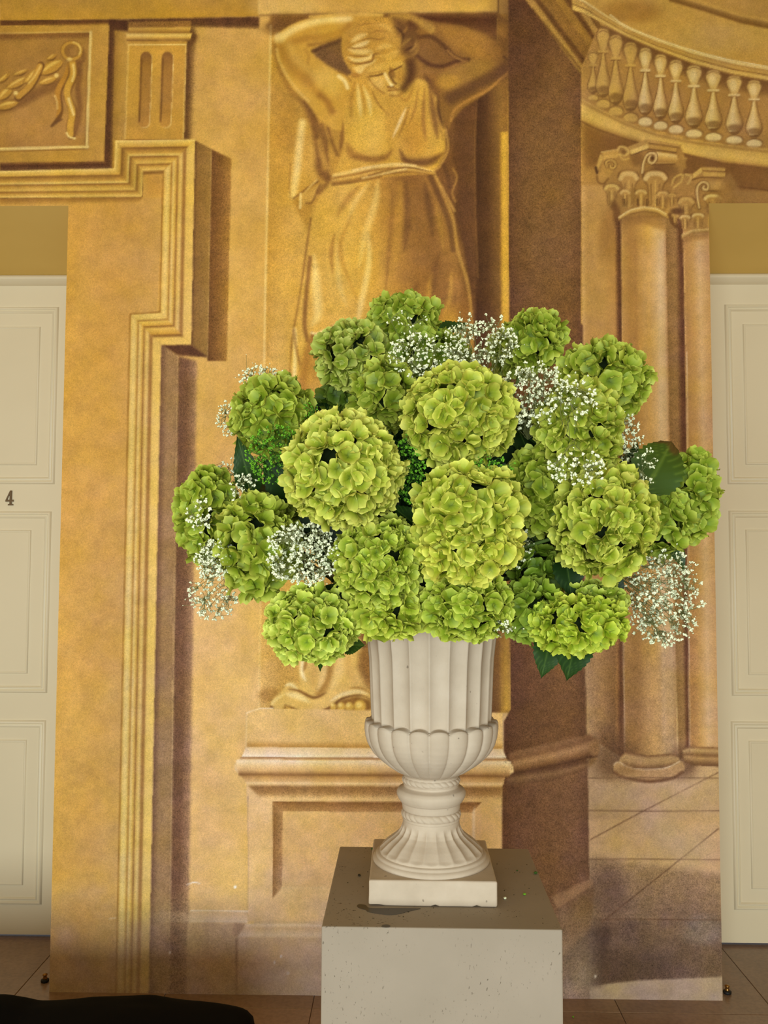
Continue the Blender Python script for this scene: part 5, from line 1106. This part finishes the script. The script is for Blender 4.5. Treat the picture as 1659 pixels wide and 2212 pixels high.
def head(cx, cy, rx, ry, Y, tint, label, seed, size=1.0, rough=.45, dens=1.0):
    """one hydrangea: centre pixel -> real position at depth Y"""
    rs = random.Random(seed); c = at_y(cx, cy, Y); k = Y / F_PX
    size *= .76; tint = tuple(t * (.95 if Y < 1.48 else .84) for t in tint); a, b = max(.02, rx * k - .009), max(.02, ry * k - .009); d = min(a, b) * .95  # rear heads tinted darker, shade put into their colour
    root = empty('hydrangea', tuple(c), label=label, cat='flower', group='green hydrangea heads in the urn')
    cr = link('dark_core', CORE, root); cr.scale = (a * .72, d * .72, b * .72)
    area_ = 4 * PI * (((a * b) ** 1.6 + (a * d) ** 1.6 + (b * d) ** 1.6) / 3) ** (1 / 1.6)
    n = int(area_ / (.0245 * size) ** 2 / .78 * dens); n = max(30, min(296, n)); ga = PI * (3 - math.sqrt(5))
    for i in range(n):
        z = 1 - 2 * (i + .5) / n; r = math.sqrt(1 - z * z); t = ga * i + seed
        v = Vector((r * math.cos(t), r * math.sin(t), z)); v += Vector((rs.gauss(0, .07), rs.gauss(0, .07), rs.gauss(0, .07))); v.normalize()
        f = rs.choice((rs.uniform(.86, .95), rs.uniform(.95, 1.07), rs.uniform(.95, 1.07)))
        o = bpy.data.objects.new('floret', rs.choice(FLO)); COL.objects.link(o); o.parent = root
        o.location = (v.x * a * f, v.y * d * f, v.z * b * f)
        nrm = Vector((v.x / a, v.y / d, v.z / b)).normalized() + Vector((rs.gauss(0, rough), rs.gauss(0, rough), rs.gauss(0, rough))) * 1.0
        o.rotation_euler = rot_to(nrm, rs.random() * 6.28); s = size * rs.uniform(.84, 1.12); o.scale = (s, s, s * rs.uniform(.8, 1.5))
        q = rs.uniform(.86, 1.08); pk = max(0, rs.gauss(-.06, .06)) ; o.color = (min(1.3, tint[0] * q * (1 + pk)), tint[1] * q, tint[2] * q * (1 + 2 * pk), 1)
    # stem into the urn
    dx, dy = c[0] - UX, c[1] - UY; q = math.hypot(dx, dy) + 1e-6; zr_ = ZP + zz(1298)
    p1 = np.array([UX + dx / q * .05, UY + dy / q * .05, zr_ + .002]) - c; mid = np.array([UX + dx / q * min(.11, q * .7), UY + dy / q * min(.11, q * .7), max(zr_ + .035, zr_ * .5 + c[2] * .5)]) - c
    tubes('stem', [(smooth3([(0, 0, 0), tuple(mid), tuple(p1)]), .0035)], M_stem, root, 6)
    return root
def smooth3(pts, n=5):
    P = np.array(pts, float); Q = np.vstack([2 * P[0] - P[1], P, 2 * P[-1] - P[-2]]); out = []
    for i in range(1, len(Q) - 2):
        for t in np.arange(n) / n:
            a, b, c, d = Q[i - 1], Q[i], Q[i + 1], Q[i + 2]
            out.append(.5 * (2 * b + (c - a) * t + (2 * a - 5 * b + 4 * c - d) * t * t + (3 * b - a - 3 * c + d) * t ** 3))
    out.append(P[-1]); return np.array(out)
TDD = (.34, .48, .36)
HEADS = [
 (872, 690, 76, 52, 1.66, (.78, .86, .62), 'green hydrangea head at the very top of the bouquet', 1.0, .45),
 (762, 770, 80, 72, 1.60, (.86, .90, .95), 'muted green hydrangea at the upper left, second highest head', .92, .6),
 (916, 775, 92, 60, 1.62, (.62, .76, .50), 'deep green hydrangea behind white sprays, just below the topmost head', 1.25, .4),
 (1150, 735, 66, 64, 1.60, (.82, .90, .62), 'green hydrangea at the upper right, above the white sprays', .95, .5),
 (1108, 762, 52, 58, 1.64, (.80, .82, .80), 'partly hidden hydrangea left beside the upper right head', .9, .6),
 (1303, 822, 94, 82, 1.58, (.86, .92, .66), 'open ruffled hydrangea at the far upper right shoulder', 1.08, .6),
 (592, 900, 84, 86, 1.54, (.82, .90, .62), 'large petalled hydrangea at the upper left shoulder', 1.2, .4),
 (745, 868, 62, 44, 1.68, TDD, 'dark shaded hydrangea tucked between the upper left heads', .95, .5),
 (832, 856, 70, 74, 1.54, (.80, .86, .66), 'hydrangea left above the big upper centre head', 1.1, .45),
 (992, 902, 118, 108, 1.44, (1.0, .98, .82), 'big bright hydrangea in the upper centre of the bouquet', 1.02, .42),
 (1250, 935, 90, 108, 1.48, (1.0, 1.02, .84), 'yellow green hydrangea dotted with white blossoms, right of upper centre', .92, .55),
 (742, 1015, 122, 118, 1.40, (1.12, 1.08, 1.05), 'largest round lime hydrangea left of centre facing front', 1.0, .36),
 (448, 1112, 64, 98, 1.58, (.84, .92, .62), 'hydrangea at the far left end of the bouquet', 1.1, .45),
 (556, 1176, 82, 106, 1.50, (.92, .98, .72), 'oval hydrangea on the left, right of the outermost one', 1.12, .42),
 (1010, 1098, 116, 88, 1.38, (1.08, 1.05, .92), 'big lime hydrangea at the centre right, upper of the two merged heads', 1.12, .45),
 (1012, 1178, 108, 76, 1.39, (1.18, 1.12, .92), 'pale yellow hydrangea directly under the centre right head', 1.0, .4),
 (1162, 1062, 78, 86, 1.50, (.78, .86, .58), 'shaded hydrangea between the centre and the right heads', 1.0, .5),
 (1306, 1128, 102, 116, 1.44, (1.0, 1.0, .84), 'large hydrangea on the right with yellowing lower petals', .98, .48),
 (1496, 1068, 52, 92, 1.60, (.84, .94, .66), 'hydrangea at the far right end behind the big leaf', 1.1, .45),
 (1430, 1130, 56, 72, 1.57, (.82, .92, .66), 'open petalled hydrangea between the right end and the large right head', 1.15, .55),
 (820, 1212, 98, 92, 1.44, (.96, 1.02, .80), 'loose small petalled hydrangea low in the centre left', .8, .5),
 (842, 1316, 80, 62, 1.46, (1.0, 1.04, .74), 'hydrangea hanging over the urn rim on the left', 1.0, .42),
 (672, 1350, 98, 80, 1.46, (1.08, 1.14, 1.04), 'pale lime hydrangea at the lower left hanging below the bouquet', .82, .5),
 (1010, 1312, 94, 72, 1.44, (.88, .96, .68), 'hydrangea hanging over the urn rim on the right', .86, .6),
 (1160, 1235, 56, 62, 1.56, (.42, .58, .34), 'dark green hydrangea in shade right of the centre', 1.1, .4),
 (1150, 1318, 62, 62, 1.50, (.62, .78, .48), 'mid green hydrangea low on the right beside the urn rim', 1.05, .45),
 (1250, 1348, 104, 60, 1.46, (.98, 1.06, .62), 'yellow green hydrangea at the lower right edge', .82, .5),
 (1285, 1300, 66, 42, 1.50, (1.02, 1.12, 1.0), 'pale hydrangea with whitish petals above the lower right head', .85, .45),
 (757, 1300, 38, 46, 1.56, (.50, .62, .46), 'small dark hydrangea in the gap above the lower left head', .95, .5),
 (1220, 1130, 50, 44, 1.54, (.9, .92, .7), 'half hidden hydrangea behind the large right head', .95, .5),
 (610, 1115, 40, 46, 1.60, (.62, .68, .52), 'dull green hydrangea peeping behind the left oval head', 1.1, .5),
]
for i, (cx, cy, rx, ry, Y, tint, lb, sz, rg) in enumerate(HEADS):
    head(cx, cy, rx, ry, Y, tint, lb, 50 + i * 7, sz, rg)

# ---- leaves
def leaf_mesh(seed, droop=.25, fold=.18, e1=.66, e2=1.05, brown=0.0):
    rs = random.Random(seed); nu, nv = 15, 22; V_, U_ = np.meshgrid(np.linspace(0, 1, nv), np.linspace(-1, 1, nu), indexing='ij')
    w = .36 * np.sin(PI * np.clip(V_ ** e1, 0, 1)) ** e2; w[0] = .012; w[-1] = .004
    ser = 1 + .055 * ((np.arange(nv) % 2) * 2 - 1)[:, None] * (np.abs(U_) > .93)
    x = U_ * w * ser; y = V_ - .0 * U_; side = np.abs(U_)
    z = fold * np.abs(x) - droop * V_ ** 2 + .03 * np.sin(V_ * 9 + rs.random() * 6) * side + .012 * np.cos((V_ * 1.0 - side * .35) * 46) * side
    tone = np.clip(.35 + .30 * (np.cos((V_ - side * .30) * 46) > .82) - .0 * side + .4 * (side < .05), 0, 1) + rs.uniform(-.05, .05)
    me = grid_mesh('leaf_blade', np.stack([x, y, z], -1)); a = me.color_attributes.new('tone', 'FLOAT_COLOR', 'POINT'); t = tone.ravel()
    a.data.foreach_set('color', np.stack([t, t * 0 + .5, np.clip((V_.ravel() - .80 + .06 * np.sin(U_.ravel() * 4)) / .08, 0, 1) * brown, t * 0 + 1], -1).astype(np.float32).ravel()); me.materials.append(M_leaf)
    # midrib
    yy = np.linspace(-.22, .96, 14); P = np.stack([yy * 0, yy, -droop * np.clip(yy, 0, 1) ** 2 - .004], -1); Vv, Fc = tube_arrays(P, np.linspace(.016, .004, 14), 5)
    mr = np_mesh('midrib', Vv, Fc, True); mr.materials.append(M_stem)
    return me, mr
LM = [leaf_mesh(i, d, f) for i, (d, f) in enumerate(((.15, .2), (.35, .15), (.05, .35), (.25, .5)))] + [leaf_mesh(9, .30, .10, .70, .62, .8)]
def leaf(b, t, wpx, Y0, Y1, label, tint=(1, 1, 1), v=0, group='hydrangea leaves in the bouquet', face=None, gcat='leaf'):
    B = Vector(at_y(b[0], b[1], Y0)); T = Vector(at_y(t[0], t[1], Y1)); y = (T - B); Ln = y.length; y.normalize()
    f = Vector(face) if face else Vector((0, -1, .25)); x = y.cross(f).normalized(); z = x.cross(y)
    o = empty('hydrangea_leaf', tuple(B), label=label, cat=gcat, group=group)
    W = wpx * Y0 / F_PX / .70
    R = Matrix((x, y, z)).transposed(); o.rotation_euler = R.to_euler()
    bl = link('leaf_blade', LM[v][0], o); bl.scale = (W, Ln, Ln); bl.color = (*tint, 1)
    mr = link('midrib', LM[v][1], o); mr.scale = (Ln * .5, Ln, Ln)
    return o
LEAVES = [
 ((548, 1068), (512, 948), 56, 1.56, 1.50, 'dark green leaf standing up at the left between two hydrangeas', (.8, .9, .8), 0),
 ((945, 722), (1012, 698), 34, 1.62, 1.66, 'dark leaf lying beside the topmost head on its right', (.8, .9, .8), 2),
 ((1392, 1062), (1464, 938), 112, 1.50, 1.52, 'largest olive leaf at the far right with browned tip', (1.9, 1.55, 1.0), 4),
 ((1190, 1375), (1172, 1460), 64, 1.50, 1.46, 'pointed dark leaf hanging below the lower right head, left one', (.9, 1.0, .9), 0),
 ((1245, 1370), (1228, 1464), 80, 1.50, 1.45, 'pointed dark leaf hanging below the lower right head, right one', (.7, .85, .7), 0),
 ((1452, 1170), (1484, 1228), 30, 1.56, 1.54, 'narrow dark leaf sticking out under the far right heads', (.9, 1.0, .7), 1),
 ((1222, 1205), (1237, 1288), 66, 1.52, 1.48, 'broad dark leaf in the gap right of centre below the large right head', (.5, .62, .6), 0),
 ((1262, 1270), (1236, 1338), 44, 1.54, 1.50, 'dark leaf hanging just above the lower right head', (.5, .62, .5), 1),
 ((742, 1392), (788, 1394), 44, 1.52, 1.50, 'leaf behind the lower left head beside the urn', (1.3, 1.2, .8), 2),
 ((694, 1400), (691, 1446), 22, 1.50, 1.46, 'small leaf tip poking below the lower left head', (.9, 1.1, .7), 0),
 ((716, 1262), (722, 1340), 62, 1.54, 1.50, 'dark leaf above the lower left hydrangea', (.6, .8, .6), 1),
 ((640, 1080), (570, 990), 84, 1.58, 1.54, 'broad dark leaf behind the green filler on the left', (.6, .75, .55), 0),
 ((690, 1145), (650, 1085), 60, 1.56, 1.54, 'dark leaf below left of the largest round hydrangea', (.5, .65, .5), 1),
 ((905, 1140), (845, 1090), 48, 1.50, 1.46, 'dark leaf in the gap below right of the largest round hydrangea', (.6, .75, .55), 2),
 ((1170, 1024), (1232, 1082), 40, 1.46, 1.44, 'dark leaf between the central and right heads', (.5, .68, .5), 1),
 ((1350, 1040), (1378, 960), 52, 1.60, 1.56, 'dark leaf behind the white sprays at the upper right', (.55, .7, .5), 0),
 ((1365, 1060), (1412, 1040), 20, 1.46, 1.46, 'small yellowish leaf pointing right below the largest leaf', (2.6, 2.0, 1.0), 2),
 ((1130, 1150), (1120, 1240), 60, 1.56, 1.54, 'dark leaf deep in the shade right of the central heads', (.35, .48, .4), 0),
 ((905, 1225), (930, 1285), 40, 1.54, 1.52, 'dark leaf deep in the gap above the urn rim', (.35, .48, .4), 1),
 ((1310, 1290), (1345, 1240), 50, 1.56, 1.54, 'dark leaf behind the white spray at the lower right', (.5, .65, .5), 0),
 ((700, 900), (725, 835), 60, 1.66, 1.68, 'dark leaf behind the upper left heads', (.5, .7, .45), 0),
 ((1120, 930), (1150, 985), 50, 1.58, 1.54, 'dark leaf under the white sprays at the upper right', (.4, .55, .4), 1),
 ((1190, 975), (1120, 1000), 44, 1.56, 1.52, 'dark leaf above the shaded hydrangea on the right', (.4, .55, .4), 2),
]
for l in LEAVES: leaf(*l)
# inner leaves filling the body of the bouquet
BC = at_y(962, 1085, 1.66)
rs = random.Random(31)
for i in range(70):
    t = rs.uniform(0, 2 * PI); ph = rs.uniform(-.9, 1.0); v = Vector((math.cos(t) * math.cos(ph), -abs(math.sin(t)) * math.cos(ph) if rs.random() < .75 else abs(math.sin(t)) * math.cos(ph), math.sin(ph)))
    p = Vector(BC) + Vector((v.x * .34, v.y * .15, v.z * .19)); o = empty('inner_leaf', tuple(p), label='dark inner leaf packed between the hydrangea heads', cat='leaf', group='inner leaves filling the bouquet')
    nrm = Vector((v.x / .34, v.y / .16, v.z / .19)).normalized(); d = Vector((rs.gauss(0, 1), rs.gauss(0, .3), rs.gauss(0, 1))); x = d.cross(nrm).normalized(); y = nrm.cross(x)
    o.rotation_euler = Matrix((x, y, nrm)).transposed().to_euler(); q = rs.randrange(4); s = rs.uniform(.07, .11)
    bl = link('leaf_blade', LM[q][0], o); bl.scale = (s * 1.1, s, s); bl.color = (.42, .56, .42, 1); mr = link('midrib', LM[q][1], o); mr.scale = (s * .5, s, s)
# dark foam ball added as fill inside the bouquet; floral foam in urn
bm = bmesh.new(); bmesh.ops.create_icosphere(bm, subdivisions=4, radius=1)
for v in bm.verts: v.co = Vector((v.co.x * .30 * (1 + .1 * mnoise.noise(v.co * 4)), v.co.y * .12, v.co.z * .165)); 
me = bpy.data.meshes.new('foam_ball'); bm.to_mesh(me); bm.free(); o = link('foam_ball', me, None, M_foam, label='dark green foam ball added as fill inside the bouquet', cat='infill'); o.location = BC
lathe('floral_foam', [(0, zz(1560)), (rr(110), zz(1560)), (rr(118), zz(1400)), (rr(134), zz(1312)), (rr(100), zz(1290)), (0, zz(1285))], (UX, UY, ZP), M_foam, None, 40)
tag(bpy.data.objects['floral_foam'], 'dark green floral foam filling the mouth of the urn', 'foam')

# ---- baby's breath
def blossom_templates(n, seed):
    out = []
    oc = np.array([[1, 0, 0], [0, 1, 0], [-1, 0, 0], [0, -1, 0], [0, 0, 1], [0, 0, -1]], float); of = np.array([[0, 1, 4], [1, 2, 4], [2, 3, 4], [3, 0, 4], [1, 0, 5], [2, 1, 5], [3, 2, 5], [0, 3, 5]])
    for s in range(n):
        r = np.random.RandomState(seed + s); Vs, Fs = [], []
        for k in range(6):
            d = r.normal(size=3); d /= np.linalg.norm(d); A = np.linalg.qr(r.normal(size=(3, 3)))[0]
            Vs.append(oc * [.46, .46, .26] @ A * r.uniform(.8, 1.15) + d * r.uniform(.25, .5)); Fs.append(of + 6 * k)
        out.append((np.vstack(Vs), np.vstack(Fs)))
    return out
BT = blossom_templates(8, 5)
def spray(cx, cy, rx, ry, Y, n, label, root_px=None, green=False, size=.0042, depth=.05, name='gypsophila', bare=.0, small=.5):
    rs = np.random.RandomState(int(cx * 7 + cy)); k = Y / F_PX; C0 = at_y(cx, cy, Y)
    rp = root_px or (cx + (960 - cx) * .25, cy + (1100 - cy) * .25); Rt = at_y(rp[0], rp[1], Y + .06)
    o = empty(name, tuple(Rt), label=label, cat='flower', group='green filler sprays' if green else 'white gypsophila sprays')
    paths, tips = [], []
    n = int(n * (1.9 if n > 55 else 1.35)); nb = max(4, n // 12)
    hubs = []
    for b in range(nb):
        a = rs.uniform(0, 2 * PI); q = math.sqrt(rs.uniform(0, 1)) * .75
        H = C0 + np.array([math.cos(a) * q * rx * k, rs.uniform(-.5, .6) * depth, -math.sin(a) * q * ry * k]); hubs.append(H)
        S = Rt + (H - Rt) * .45 + rs.normal(size=3) * .008
        paths.append((smooth3([Rt, S, H], 3) - Rt, .00055))
    for i in range(n):
        H = hubs[rs.randint(nb)]; a = rs.uniform(0, 2 * PI); q = math.sqrt(rs.uniform(0, 1))
        T = C0 + np.array([math.cos(a) * q * rx * k, rs.uniform(-1, .8) * depth, -math.sin(a) * q * ry * k])
        H2 = min(hubs, key=lambda h: np.linalg.norm(h - T)); T = H2 + (T - H2) * .9
        M_ = (H2 + T) / 2 + rs.normal(size=3) * .004
        paths.append((np.array([H2, M_, T]) - Rt, .0004)); tips.append((T, rs.uniform(.75, 1.15) * size))
        for z in range(rs.randint(0, 3)):
            if rs.rand() < small:
                B2 = M_ + (T - M_) * rs.uniform(0, .8); T2 = B2 + rs.normal(size=3) * .009; paths.append((np.array([B2, (B2 + T2) / 2, T2]) - Rt, .0003)); tips.append((T2, rs.uniform(.3, .55) * size))
    tubes('stalk', paths, M_gstemg if green else M_gstem, o, 3)
    Vs, Fs, off = [], [], 0
    for T, s in tips:
        V, Fc = BT[rs.randint(8)]; A = np.linalg.qr(rs.normal(size=(3, 3)))[0]; V = V @ A * s * 1.12 + (T - Rt); Vs.append(V); Fs.append(Fc + off); off += len(V)
    link('blossoms', np_mesh('blossoms', np.vstack(Vs), np.vstack(Fs)), o, M_gypg if green else M_gyp, kind='stuff')
SPRAYS = [
 (900, 770, 66, 56, 1.52, 60, 'white spray hanging over the deep green head at top centre', (930, 880), False, .0048, .03),
 (1035, 745, 84, 62, 1.52, 140, 'dense white spray at the top between two hydrangeas', (1040, 850), False, .0044, .05),
 (1150, 858, 84, 72, 1.47, 190, 'dense white spray on the upper right beside the big upper centre head', (1140, 950), False, .0048, .06),
 (1240, 860, 60, 50, 1.38, 26, 'few white blossoms over the upper part of the dotted hydrangea', (1230, 960), False, .0050, .01),
 (1245, 1010, 70, 44, 1.36, 40, 'white blossoms over the lower part of the dotted hydrangea', (1240, 960), False, .0050, .01),
 (1352, 958, 34, 66, 1.56, 60, 'white spray right of the dotted hydrangea', (1330, 1040), False, .0046, .04),
 (1398, 1010, 26, 50, 1.46, 22, 'thin white spray in front of the largest leaf', (1370, 1070), False, .0034, .01),
 (572, 822, 62, 34, 1.60, 60, 'pale spray rising behind the upper left shoulder hydrangea', (620, 900), False, .0042, .02),
 (492, 905, 30, 40, 1.60, 34, 'pale spray sticking out at the left above the long dark leaf', (560, 980), False, .0042, .02),
 (496, 1018, 34, 34, 1.62, 34, 'pale spray behind the long dark leaf on the left', (540, 1070), False, .0038, .02),
 (528, 1058, 32, 40, 1.52, 34, 'white spray in the gap between the two left hydrangeas', (560, 1100), False, .0046, .02),
 (430, 1115, 30, 46, 1.46, 22, 'few white blossoms in front of the far left hydrangea', (480, 1110), False, .0050, .01),
 (467, 1205, 44, 42, 1.48, 100, 'dense white spray below the far left hydrangea', (530, 1180), False, .0044, .03),
 (460, 1285, 60, 56, 1.52, 70, 'airy white spray trailing out at the lower left', (540, 1200), False, .0044, .03),
 (658, 1194, 84, 74, 1.44, 190, 'dense white spray under the largest round hydrangea', (700, 1180), False, .0050, .04),
 (1428, 1290, 78, 106, 1.54, 250, 'big airy white spray hanging at the lower right', (1310, 1230), False, .0046, .07),
 (1122, 1180, 24, 50, 1.50, 34, 'small white spray right of the pale yellow central hydrangea', (1100, 1140), False, .0042, .02),
 (1085, 1352, 24, 16, 1.42, 14, 'few white blossoms under the right rim hydrangea', (1070, 1320), False, .0042, .01),
 (870, 700, 70, 30, 1.56, 16, 'few tiny white buds in front of the topmost hydrangea', (900, 780), False, .0032, .01),
 (600, 985, 72, 70, 1.47, 120, 'bright green filler spray below the upper left shoulder hydrangea', (640, 1060), True, .0040, .03),
 (655, 905, 44, 36, 1.52, 60, 'bright green filler spray between the upper left heads', (680, 960), True, .0036, .02),
 (885, 1012, 40, 76, 1.44, 120, 'bright green filler spray between the two biggest hydrangeas', (880, 1090), True, .0040, .03),
 (1065, 1008, 56, 24, 1.40, 40, 'bright green filler spray between the two central heads', (1060, 1050), True, .0042, .01),
]
for a in SPRAYS: spray(*a)
# reddish bracts near the top right sprays
M_bract = mat('rusty_bract', (150, 96, 62), .6, .2)
for i, (b, t) in enumerate((((1060, 812), (1038, 798)), ((1092, 852), (1082, 822)))):
    B = Vector(at_y(*b, 1.48)); T = Vector(at_y(*t, 1.47)); o = link('withered_bract', LM[0][0].copy(), None, label=('rusty withered bract below the dense top spray', 'rusty withered bract beside the big upper centre head')[i], cat='leaf'); o.data.materials.clear(); o.data.materials.append(M_bract)
    y = (T - B); Ln = y.length; y.normalize(); x = y.cross(Vector((0, -1, .2))).normalized(); z = x.cross(y); o.rotation_euler = Matrix((x, y, z)).transposed().to_euler(); o.location = B; o.scale = (Ln * .6, Ln, Ln)
